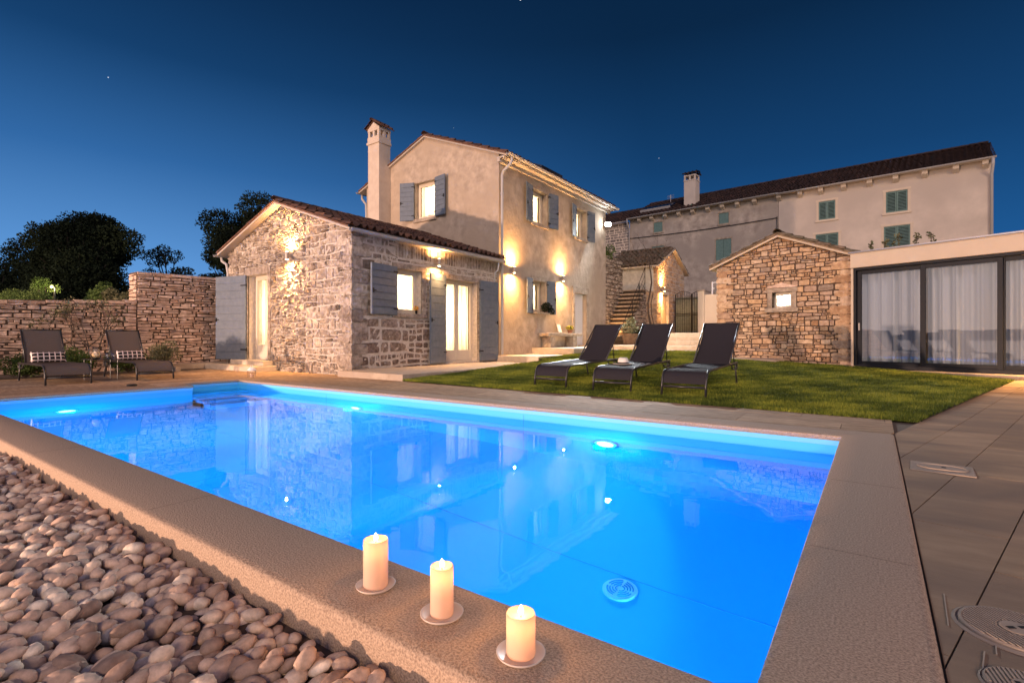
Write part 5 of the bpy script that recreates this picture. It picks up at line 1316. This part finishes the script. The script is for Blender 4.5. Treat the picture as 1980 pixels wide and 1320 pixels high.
def cover(loc, rz, r_, label, oval=False):
    t = thing('drain_cover', loc, label, 'cover', None, rz)
    mb = MB()
    if oval:
        mb.box(-.155, .155, -.145, .145, 0, .007); mb.build('frame', M['lid'], t, bevel=.003)
        mb = MB(); N = 32; vs = []
        for rr, z in ((1, .008), (1, .013), (.93, .0145), (.90, .011), (.0, .012)):
            for k in range(N):
                a_ = 2*math.pi*k/N; c_, s_ = math.cos(a_), math.sin(a_); e_ = 2.6
                q = (abs(c_)**e_+abs(s_)**e_)**(-1/e_); vs.append((.125*rr*q*c_, .075*rr*q*s_, z))
        mb.add(vs, [(i*N+k, i*N+(k+1) % N, (i+1)*N+(k+1) % N, (i+1)*N+k) for i in range(4) for k in range(N)]); mb.build('lid', M['lid'], t, auto=40)
        mb = MB(); mb.lathe([(.012, .012), (.012, .014), (0, .014)], (.01, 0, 0), 12); mb.build('finger_hole', M['black'], t)
        return t
    mb.lathe([(r_*1.12, 0), (r_*1.12, .004), (r_*1.06, .008), (r_*1.04, .004), (0, .003)], (0, 0, 0), 40); mb.build('frame', M['lid'], t, auto=30)
    mb = MB(); mb.lathe([(r_, .003), (r_, .011), (r_*.94, .013), (r_*.93, .010), (0, .010)], (0, 0, 0), 40); l_ = mb.build('lid', M['lid'], t, auto=30)
    mb = MB(); k = -r_*.9
    while k < r_*.9:
        h_ = math.sqrt((r_*.92)**2-k*k)
        for s0, s1 in ((-h_, h_),) if abs(k) > r_*.32 else ((-h_, -math.sqrt((r_*.34)**2-k*k)), (math.sqrt((r_*.34)**2-k*k), h_)): mb.bar((k, s0, .0125), (k, s1, .0125), .0045, .004)
        k += .0095
    mb.build('rib', M['lid'], l_)
    mb = MB(); mb.lathe([(r_*.30, .011), (r_*.30, .015), (r_*.1, .016), (0, .016)], (0, 0, 0), 24); mb.build('boss', M['lid'], l_, auto=30)
    mb = MB(); mb.box(-r_*.22, -r_*.05, -.006, .006, .0162, .0168); mb.box(r_*.05, r_*.22, -.006, .006, .0162, .0168); mb.build('keyhole', M['black'], l_)
    return t
cover((.345, 4.17, -.0185), R(-3), .1, 'rectangular beige skimmer cover with an oval lid beside the right-hand coping', True)
cover((.325, 1.975, -.021), R(35), .125, 'round ribbed beige lid in the paving at the right edge near the camera')
cover((.285, 1.66, -.021), R(10), .072, 'small round beige lid in the bottom right corner of the paving')
sl_m = pbr('pale_seam_strip', (.45, .36, .27), rough=.7)
mb = MB()
for (a0, a1) in (((.182, 2.13), (.172, 1.90)), ((.235, 1.80), (.215, 1.68)), ((.265, 1.86), (.258, 1.80))): mb.bar((*a0, -.0165), (*a1, -.0165), .003, .002)
o = mb.build('paving_strip', sl_m); struct(o)

# ================================================================== candles on the coping
for i, (x, y, r_, h_, lab) in enumerate(((-1.305, 1.075, .039, .150, 'tall'), (-1.015, 1.075, .0335, .140, 'mid'), (-.725, 1.055, .037, .104, 'short'))):
    lab = ('tallest and leftmost of the three lit pillar candles on the near coping', 'slim middle pillar candle of the three lit on the near coping', 'short stout lit pillar candle, rightmost on the near coping')[i]
    t = thing('candle', (x, y, .0085), lab, 'candle', 'pillar candles on the coping')
    rs = np.random.RandomState(i); ph = rs.uniform(0, 6)
    mb = MB(); mb.lathe([(r_*.96, 0), (r_, .004), (r_*1.0, h_*.5), (r_, h_-.004), (r_*.95, h_), (r_*.85, h_-.002), (r_*.62, h_-.010), (.006, h_-.013)], (0, 0, 0), 36, wob=lambda a, rr, z: 1+.008*math.sin(3*a+ph)*(z/h_)); mb.build('wax', M['wax'], t, smooth=True)
    mb = MB(); mb.tube([(0, 0, h_-.014), (0, .001, h_-.004)], .0015, 6); mb.build('wick', M['black'], t)
    mb = MB(); mb.lathe([(.0004, 0), (.0058, .003), (.0070, .008), (.0054, .015), (.0022, .021), (.0004, .024)], (0, 0, h_-.006), 14); mb.build('flame', M['flame'], t, smooth=True)
    light('candle_light', 'POINT', (0, 0, h_+.05), .42, (1, .46, .14), .006, parent=t); light('candle_core', 'POINT', (0, 0, h_-.026), .085, (1, .47, .17), .006, parent=t)
    mb = MB(); mb.lathe([(.036, 0), (.05, .002), (.060, .009), (.0625, .014), (.0605, .0145), (.052, .0095), (.03, .0078), (0, .0078)], (0, 0, 0), 40); o = mb.build('saucer', M['ceramic'], smooth=True); o.location = (x, y, .0008)
    tag(o, ('round clay saucer under the tallest leftmost candle', 'round clay saucer under the slim middle candle', 'round clay saucer under the short rightmost candle')[i], 'saucer', 'saucers under the candles')

# ================================================================== things on and by the furniture
ht = thing('sun_hat', (-3.30, 7.72, .378), 'pale straw hat with a black band on the middle lawn lounger', 'hat')
mb = MB(); mb.lathe([(.160, .020), (.163, .026), (.13, .008), (.088, .005), (.084, .05), (.074, .105), (.050, .122), (.03, .108), (0, .10)], (0, 0, 0), 30, wob=lambda a, rr, z: 1+(.12 if z > .0 else 0)*math.cos(2*a)*.5); mb.build('crown', M['straw'], ht, smooth=True)
mb = MB(); mb.lathe([(.093, .007), (.091, .045), (.086, .046)], (0, 0, 0), 30, wob=lambda a, rr, z: 1+.06*math.cos(2*a)); mb.build('band', M['black'], ht, smooth=True)
bk = thing('open_book', (-3.02, 7.95, .383), 'open book lying face up beside the hat on the middle lawn lounger', 'book', None, R(20))
mb = MB()
for sg in (-1, 1):
    vs = []
    for q in range(7):
        x = sg*.12*q/6; z = .018*math.sin(math.pi*min(1, q/6*.9+.1))+.002
        vs += [(x, -.09, z), (x, .09, z)]
    mb.add(vs, [(2*q, 2*q+2, 2*q+3, 2*q+1) for q in range(6)])
mb.build('pages', M['paper'], bk, smooth=True); mb = MB(); mb.box(-.125, .125, -.094, .094, -.003, .001); mb.build('cover', M['shutter'], bk)
bn = thing('stone_bench', (-9.06, 15.7, .5), 'pale stone bench against the plastered wall left of the door', 'bench')
mb = MB(); mb.box(-.22, .22, -1.2, 1.2, .39, .50); mb.build('seat', M['dressed'], bn, bevel=.02)
for y in (-.85, .75): mb = MB(); mb.box(-.17, .17, y-.14, y+.14, 0, .389); mb.build('leg', M['dressed'], bn, bevel=.015)
pf = thing('picture_board', (-9.12, 15.72, 1.0), 'small framed board leaning on the wall on top of the stone bench', 'picture')
TB = lambda x, y, z: (x-.10*z/.34, y, z)
mb = MB(); mb.box(0, .03, -.14, .14, 0, .34, X=TB); mb.build('frame', M['dressed'], pf, bevel=.005); mb = MB(); mb.box(.031, .036, -.105, .105, .04, .30, X=TB); mb.build('board', M['paper'], pf)
def pot(name, loc, label, cat, r_, h_, lumps, n, size, mat, seed, potmat='terracotta', flowers=None):
    t = thing(name, loc, label, cat)
    mb = MB(); mb.lathe([(r_*.7, 0), (r_, h_*.85), (r_*1.08, h_*.86), (r_*1.08, h_), (r_*.95, h_), (r_*.9, h_*.85), (0, h_*.84)], (0, 0, 0), 20); mb.build('pot', M[potmat], t, auto=40)
    foliage('foliage', t, lumps, n, size, M[mat], seed)
    mb = MB()
    for l in lumps: mb.tube([(0, 0, h_*.8), (l[0], l[1], l[2])], .004, 5)
    mb.build('stem', M['bark'], t)
    if flowers: foliage('flower', t, lumps, flowers[0], size*1.1, M[flowers[1]], seed+1, asp=.9, shell=.9)
    return t
pot('flower_pot', (-9.04, 16.32, 1.0), 'pot of yellow flowers on the right end of the stone bench', 'potted plant', .10, .13, [(0, 0, .2, .13, .16, .07)], 500, .05, 'leaf_mid', 80, 'terracotta', (120, 'yellow_flower'))
pot('window_plant', (-9.18, 14.85, 1.70), 'dark leafy plant spilling from the ground-floor window sill of the plastered house', 'potted plant', .08, .12, [(.05, 0, .2, .16, .26, .14), (.1, .2, .05, .12, .16, .12), (.08, -.2, .12, .1, .14, .12)], 1100, .06, 'leaf', 82)
mb = MB(); mb.box(-9.3, -9.08, 14.14, 15.08, 1.64, 1.698); o = mb.build('window_sill', M['dressed'], HX, bevel=.006); o.location = (15.5, -12.35, 0)
fv = pot('flower_vase', (-9.44, 9.06, 1.425), 'small vase of orange flowers in the annex window', 'vase', .03, .09, [(0, 0, .15, .05, .05, .05)], 60, .04, 'leaf_mid', 84, 'black', (70, 'flower'))
pot('large_pot_plant', (-7.75, 18.75, .60), 'dark round pot of trailing leaves at the foot of the outdoor stair', 'potted plant', .30, .40, [(0, 0, .6, .32, .32, .22), (.1, -.1, .85, .2, .2, .2)], 900, .08, 'leaf_olive', 86, 'wood')
mb = MB(); mb.box(-8.95, -8.55, 18.5, 18.9, .557, .86); o = mb.build('stone_block', M['dressed'], bevel=.03); tag(o, 'rough stone block at the lower end of the outdoor stair handrail', 'stone block')
t = thing('ivy', (-10.1, 21.2, 4.5), 'bright green plant spilling over the top of the rough retaining wall', 'plant')
foliage('foliage', t, [(rs.uniform(-.2, .5), rs.uniform(-1.2, 1.1), rs.uniform(0, .35), .3, .35, .22) for _ in range(12)], 3500, .08, M['leaf_mid'], 90)
mb = MB(); [mb.tube([(0, y, 0), (.2, y*1.1, .3)], .012, 5) for y in (-.9, -.3, .4, .9)]; mb.build('stem', M['bark'], t)
t = thing('bare_vine', (-8.0, 21.6, .56), 'bare twisted vine trunk climbing between the stair and the small stone outbuilding', 'vine')
mb = MB(); r3 = np.random.RandomState(5)
pts = [(0, 0, 0)]+[(.07*math.sin(k*1.3), .05*math.cos(k*.9), k*.45) for k in range(1, 9)]; mb.tube(pts, [.055-.004*k for k in range(len(pts))], 8)
mb.tube([(x+.12, y+.05, z) for x, y, z in pts[:6]], .022, 6)
def twig(p, d, L, r_, k):
    p = Vector(p); e = p+d*L; m = p.lerp(e, .5)+Vector(r3.normal(0, .06*L, 3)); mb.tube([p, m, e], [r_, r_*.75, r_*.45], 5)
    if k:
        for q in range(r3.randint(2, 4)): twig(e, (d+Vector(r3.normal(0, .5, 3))).normalized(), L*r3.uniform(.55, .85), r_*.5, k-1)
for d in ((-.8, .2, .55), (.5, .3, .8), (-.3, .3, .95), (-.9, 0, .2)): twig(pts[-1], Vector(d).normalized(), .6, .022, 3)
for k in (3, 5): twig(pts[k], Vector((-.7, .2, .5)).normalized(), .35, .014, 2)
mb.build('trunk', M['bark'], t)
t = thing('shrub', (-8.15, 20.4, .56), 'dark low shrub growing beside the outdoor stair wall', 'shrub')
foliage('foliage', t, [(0, 0, .3, .25, .3, .3), (.1, .5, .5, .25, .3, .35)], 1500, .07, M['leaf'], 92); mb = MB(); mb.tube([(0, 0, 0), (.05, .2, .5)], .015, 5); mb.build('stem', M['bark'], t)
light('stair_light', 'SPOT', (-9.18, 20.0, 1.15), 60, (1, .50, .18), .04, aim=(.0, .75, .5), angle=150, blend=.9)
sl2 = thing('stair_lamp', (-9.22, 19.96, 1.10), 'small warm lamp fixed at the foot of the outdoor stair', 'lamp')
mb = MB(); mb.box(-.05, .05, -.03, .03, -.08, .08); mb.build('housing', M['lamp_body'], sl2, bevel=.008); mb = MB(); mb.box(-.035, .035, .031, .036, -.05, .05); mb.build('lens', M['lens_warm'], sl2)
for i, (a_, w_) in enumerate(((.08, .10), (.35, .12), (.62, .22), (.98, .15), (1.25, .14))):
    p = Vector((gO[0]+(a_)*math.cos(GA)+.9*math.sin(-GA), gO[1]+a_*math.sin(GA)+.9*math.cos(GA), 2.83))
    t = thing('roof_plant', p, ('smallest sprig', 'thin sprig', 'tallest leafy plant', 'middle leafy plant', 'rightmost leafy plant')[i]+' growing on the flat pavilion roof beside the ochre gable', 'plant', 'plants on the pavilion roof')
    hh = .24+w_*.8; lm = [(rs.uniform(-w_, w_)*.4, 0, hh*q, w_*.38, .06, .06) for q in (.55, .8, 1)]
    foliage('foliage', t, lm, 70, .06, M['leaf_olive'], 95+i, asp=.6); mb = MB(); mb.tube([(0, 0, 0), (.01, 0, hh)], .006, 5); mb.build('stem', M['bark'], t)

# ================================================================== the long houses beyond
EZ = 10.5
def dz_(v): return FPX*(EZ-CAMH)/(HZ-v)
pR = at(1921, dz_(306)); pL = at(1218, dz_(423.5)); FA = math.atan2(pR[1]-pL[1], pR[0]-pL[0])
tot = math.hypot(pR[0]-pL[0], pR[1]-pL[1])
def fh(u, v): return hit(u, v, pL, FA)
aJ = fh(1505, 420)[0]
def far_house(name, a0, a1, label, wmat, tilt_, seed, wins, corbs):
    o0 = (pL[0]+a0*math.cos(FA), pL[1]+a0*math.sin(FA)); t = thing(name, (*o0, 0), label, 'house', rz=FA); L = a1-a0; f_ = WF((0, 0), 0)
    ops = []
    mb = MB()
    for (u0, v0, u1, v1, kind) in wins:
        x0, z1_ = fh(u0, v0); x1, z0_ = fh(u1, v1); ops.append((x0-a0, x1-a0, z0_, z1_, kind))
    wall(mb, f_, 0, L, -.2, [(0, EZ), (L, EZ)], [o_[:4] for o_ in ops], .16)
    wall(mb, WF((L, 0), R(90)), 0, 8, -.2, [(0, EZ), (4, EZ+1.85), (8, EZ)]); wall(mb, WF((0, 8), R(-90)), 0, 8, -.2, [(0, EZ), (4, EZ+1.85), (8, EZ)])
    mb.build('wall', wmat, t)
    for (x0, x1, z0_, z1_, kind) in ops:
        surround(t, f_, (x0, x1, z0_, z1_), .13 if kind == 'louvre' else .06, .13, .13, M['fascia' if kind == 'louvre' else 'dressed'], 3)
        xm = (x0+x1)/2; fo_ = MB()
        f_.box(fo_, x0, x1, -.13, -.11, z0_, z1_); wo = fo_.build('window', M['frame_dark'], t)
        for (s0, s1) in ((x0+.01, xm-.008), (xm+.008, x1-.01)) if kind != 'single' else ((x0+.01, x1-.01),):
            mb = MB(); f_.box(mb, s0, s0+.06, -.06, -.02, z0_+.01, z1_-.01); f_.box(mb, s1-.06, s1, -.06, -.02, z0_+.01, z1_-.01)
            f_.box(mb, s0+.06, s1-.06, -.06, -.02, z0_+.01, z0_+.08); f_.box(mb, s0+.06, s1-.06, -.06, -.02, z1_-.08, z1_-.01)
            if kind == 'louvre':
                z = z0_+.10
                while z < z1_-.1:
                    mb.add([f_(s0+.06, -.02, z), f_(s1-.06, -.02, z), f_(s1-.06, -.055, z+.05), f_(s0+.06, -.055, z+.05)], [(0, 1, 2, 3)]); z += .085
            else:
                f_.box(mb, s0+.06, s1-.06, -.05, -.025, z0_+.08, z1_-.08)
            mb.build('shutter', M['shutter_green'], wo)
    # corbels, eave, gutter
    for a_ in corbs:
        mb = MB(); q = a_-a0
        mb.add([f_(q-.14, 0, EZ-.12), f_(q+.14, 0, EZ-.12), f_(q+.14, .34, EZ-.12), f_(q-.14, .34, EZ-.12), f_(q-.14, 0, EZ-.50), f_(q+.14, 0, EZ-.50), f_(q+.14, .30, EZ-.30), f_(q-.14, .30, EZ-.30)], [(0, 1, 5, 4), (3, 7, 6, 2), (0, 4, 7, 3), (1, 2, 6, 5), (4, 5, 6, 7)])
        mb.build('corbel', M['fascia'], t, bevel=.02)
    mb = MB(); f_.box(mb, -.05, L+.05, -.1, .38, EZ-.118, EZ-.05); mb.build('eave_board', M['fascia'], t)
    mb = MB(); gutter(mb, f_(-.05, .46, EZ-.06), f_(L+.1, .46, EZ-.02), .075); mb.build('gutter', M['gutter'], t, auto=40)
    mb = MB(); sg = math.atan2(1.85, 4); n_ = round(L/.30); rl = 4.45/math.cos(sg)/11
    tiles(mb, f_(-.05, .45, EZ-.45*math.tan(sg)+.14), (1, 0, 0), (0, math.cos(sg), math.sin(sg)), n_, 11, (L+.15)/n_, rl, lift=.05, amp=.11, seed=seed, jit=.012)
    tiles(mb, f_(-.05, -8.45, EZ-.45*math.tan(sg)+.14), (1, 0, 0), (0, -math.cos(sg), math.sin(sg)), n_//3, 5, (L+.15)/(n_//3), rl*11/5, lift=.05, amp=.11, seed=seed+1)
    ridge_tiles(mb, f_(-.05, -4, EZ+1.85+.16), f_(L+.1, -4, EZ+1.85+.16), .15, .42, seed+2)
    mb.add([f_(0, .4, EZ-.05), f_(L, .4, EZ-.05), f_(L, -4, EZ+1.9), f_(0, -4, EZ+1.9), f_(L, -8.4, EZ-.1), f_(0, -8.4, EZ-.1)], [(0, 1, 2, 3), (3, 2, 4, 5)], .1)
    mb.build('roof', M['tile_dark'], t, auto=50)
    return t
cor = [fh(u, 400)[0] for u in (1238, 1262, 1288, 1314, 1341, 1370, 1398, 1427, 1460)]; corp = [fh(u, 350)[0] for u in (1507, 1548, 1588, 1632, 1682, 1732, 1788, 1848, 1905)]
HO = far_house('grey_row_house', 0, aJ, 'long weathered grey house with green shutters behind the small stone shed', M['plaster_old'], 0, 61,
    [(1264, 431, 1281, 447.5, 'single'), (1390, 413, 1409, 431, 'single'), (1384, 464, 1414, 501, 'pair'), (1260, 477.5, 1284, 510, 'single')], cor)
HP = far_house('pink_row_house', aJ+.02, tot, 'tall pink plastered house with green louvred shutters above the glass pavilion', M['plaster_pink'], 0, 65,
    [(1583, 391, 1615, 422, 'louvre'), (1713, 372, 1755, 407, 'louvre'), (1577, 454, 1621, 495, 'louvre'), (1709, 439, 1760, 484, 'louvre')], corp)
f_ = WF((0, 0), 0)
a_ = fh(1329, 380)[0]; mb = MB(); mb.box(a_-.44, a_+.44, .45, 1.3, EZ+.1, EZ+2.35)
for x in (a_-.44, a_-.06, a_+.32):
    for y in (.45, 1.18): mb.box(x, x+.12, y, y+.12, EZ+2.35, EZ+2.62)
mb.box(a_-.44, a_+.44, .45, 1.3, EZ+2.62, EZ+2.72); mb.box(a_-.47, a_+.47, .42, 1.33, EZ+2.25, EZ+2.33)
co = mb.build('chimney', M['plaster_pink'], HO, bevel=.01); mb = MB(); tiles(mb, (a_-.55, .35, EZ+2.76), (1, 0, 0), (0, .9, .35), 4, 2, .28, .33, seed=3); tiles(mb, (a_-.55, 1.4, EZ+2.76), (1, 0, 0), (0, -.9, .35), 4, 2, .28, .33, seed=4); mb.build('chimney_cap', M['tile_dark'], co, auto=50)
mb = MB(); sg = math.atan2(1.85, 4); SXf = lambda a, q, h: (a, -.45+q*math.cos(sg)-h*math.sin(sg), EZ-.45*math.tan(sg)+.16+q*math.sin(sg)+h*math.cos(sg))
mb.box(fh(1232, 410)[0], fh(1290, 400)[0], 1.2, 2.4, .10, .20, X=SXf); mb.build('skylight', M['solar'], HO)
mb = MB(); mb.box(fh(1232, 410)[0], fh(1290, 400)[0], 1.12, 1.22, .08, .26, X=SXf); mb.build('skylight_rail', M['gutter'], HO)
mb = MB(); mb.tube([f_(-.02, .46, EZ-.1), f_(-.02, .46, EZ-.4), f_(-.02, .08, EZ-.8), f_(-.02, .08, .5)], .055, 8); mb.build('downpipe', M['gutter'], HO, smooth=True)
LP = tot-aJ; mb = MB(); mb.tube([f_(LP-.06, .46, EZ-.1), f_(LP-.06, .46, EZ-.4), f_(LP-.10, .08, EZ-.9), f_(LP-.10, .08, .5)], .07, 8); mb.build('downpipe', M['gutter'], HP, smooth=True)
SBx = (pL[0]-7.2*math.cos(FA), pL[1]-7.2*math.sin(FA)); SB = thing('rubble_house', (*SBx, 0), 'grey rubble-stone house end left of the long weathered house, behind the floodlight', 'house', rz=FA)
mb = MB(); wall(mb, f_, 0, 7.15, -.2, [(0, EZ-.2), (7.15, EZ-.2)]); mb.cur = 1; stones(mb, f_, 2.5, 7.12, 4.5, [(0, EZ-.25), (7.15, EZ-.25)], (.15, .3), (.25, .6), (), gap=.03, bulge=.03, rough=.01, seed=71, G=(5, 4)); mb.build('wall', [M['mortar'], pbr('dark_rubble', (.6, .6, .6), (1, 1, 1), 9, .9, .5, 30, tint=[(.16, .14, .13), (.28, .25, .23), (.22, .2, .18)])], SB, auto=40)
mb = MB(); tiles(mb, f_(0, .45, EZ-.25), (1, 0, 0), (0, math.cos(sg), math.sin(sg)), 24, 11, .30, .42, lift=.05, amp=.1, seed=72); mb.build('roof', M['tile_dark'], SB, auto=50)
mb = MB(); gutter(mb, f_(-.05, .46, EZ-.26), f_(7.1, .46, EZ-.22), .075); mb.build('gutter', M['gutter'], SB, auto=40)
c0 = fh(1218, 461.5); c1 = fh(1503, 421.5); mb = MB(); P = lambda a, z: (pL[0]+a*math.cos(FA)+.06*math.sin(FA), pL[1]+a*math.sin(FA)-.06*math.cos(FA), z)
mb.tube([P(c0[0]+(c1[0]-c0[0])*q/12, c0[1]+(c1[1]-c0[1])*q/12-.10*math.sin(math.pi*q/12)) for q in range(13)]+[P(c1[0], c1[1]+.1), P(c1[0], c1[1]-.9)], .025, 6); o = mb.build('cable', M['iron']); tag(o, 'thin dark cable strung along the front of the weathered grey house', 'cable')
an = thing('antenna', P(fh(1268, 393)[0], EZ+1.6), 'small rooftop antenna on the weathered grey house', 'antenna'); an.location.x -= 2.9*math.sin(FA); an.location.y += 2.9*math.cos(FA)
mb = MB(); mb.tube([(0, 0, -.3), (0, 0, .55)], .03, 6); [mb.tube([(-.28, 0, .3+.1*k), (.28, 0, .3+.1*k)], .012, 5) for k in range(3)]; mb.build('mast', M['gutter'], an)
# promenade lamp (stands seaward of the camera, lights the garden and the fronts)
pl = thing('promenade_lamp', (LAMP_POS[0], LAMP_POS[1], -3.2), 'promenade lamp post on the sea side of the garden', 'street lamp')
hh = LAMP_POS[2]+3.2; mb = MB(); mb.tube([(0, -.5, 0), (0, -.5, hh+.5), (0, -.3, hh+.75), (0, 0, hh+.72)], .05, 10); mb.build('post', M['iron'], pl)
mb = MB(); mb.lathe([(.30, hh+.45), (.12, hh+.62), (.03, hh+.72), (0, hh+.72)], (0, 0, 0), 20); mb.build('lamp_shade', M['iron'], pl)

#APPEND
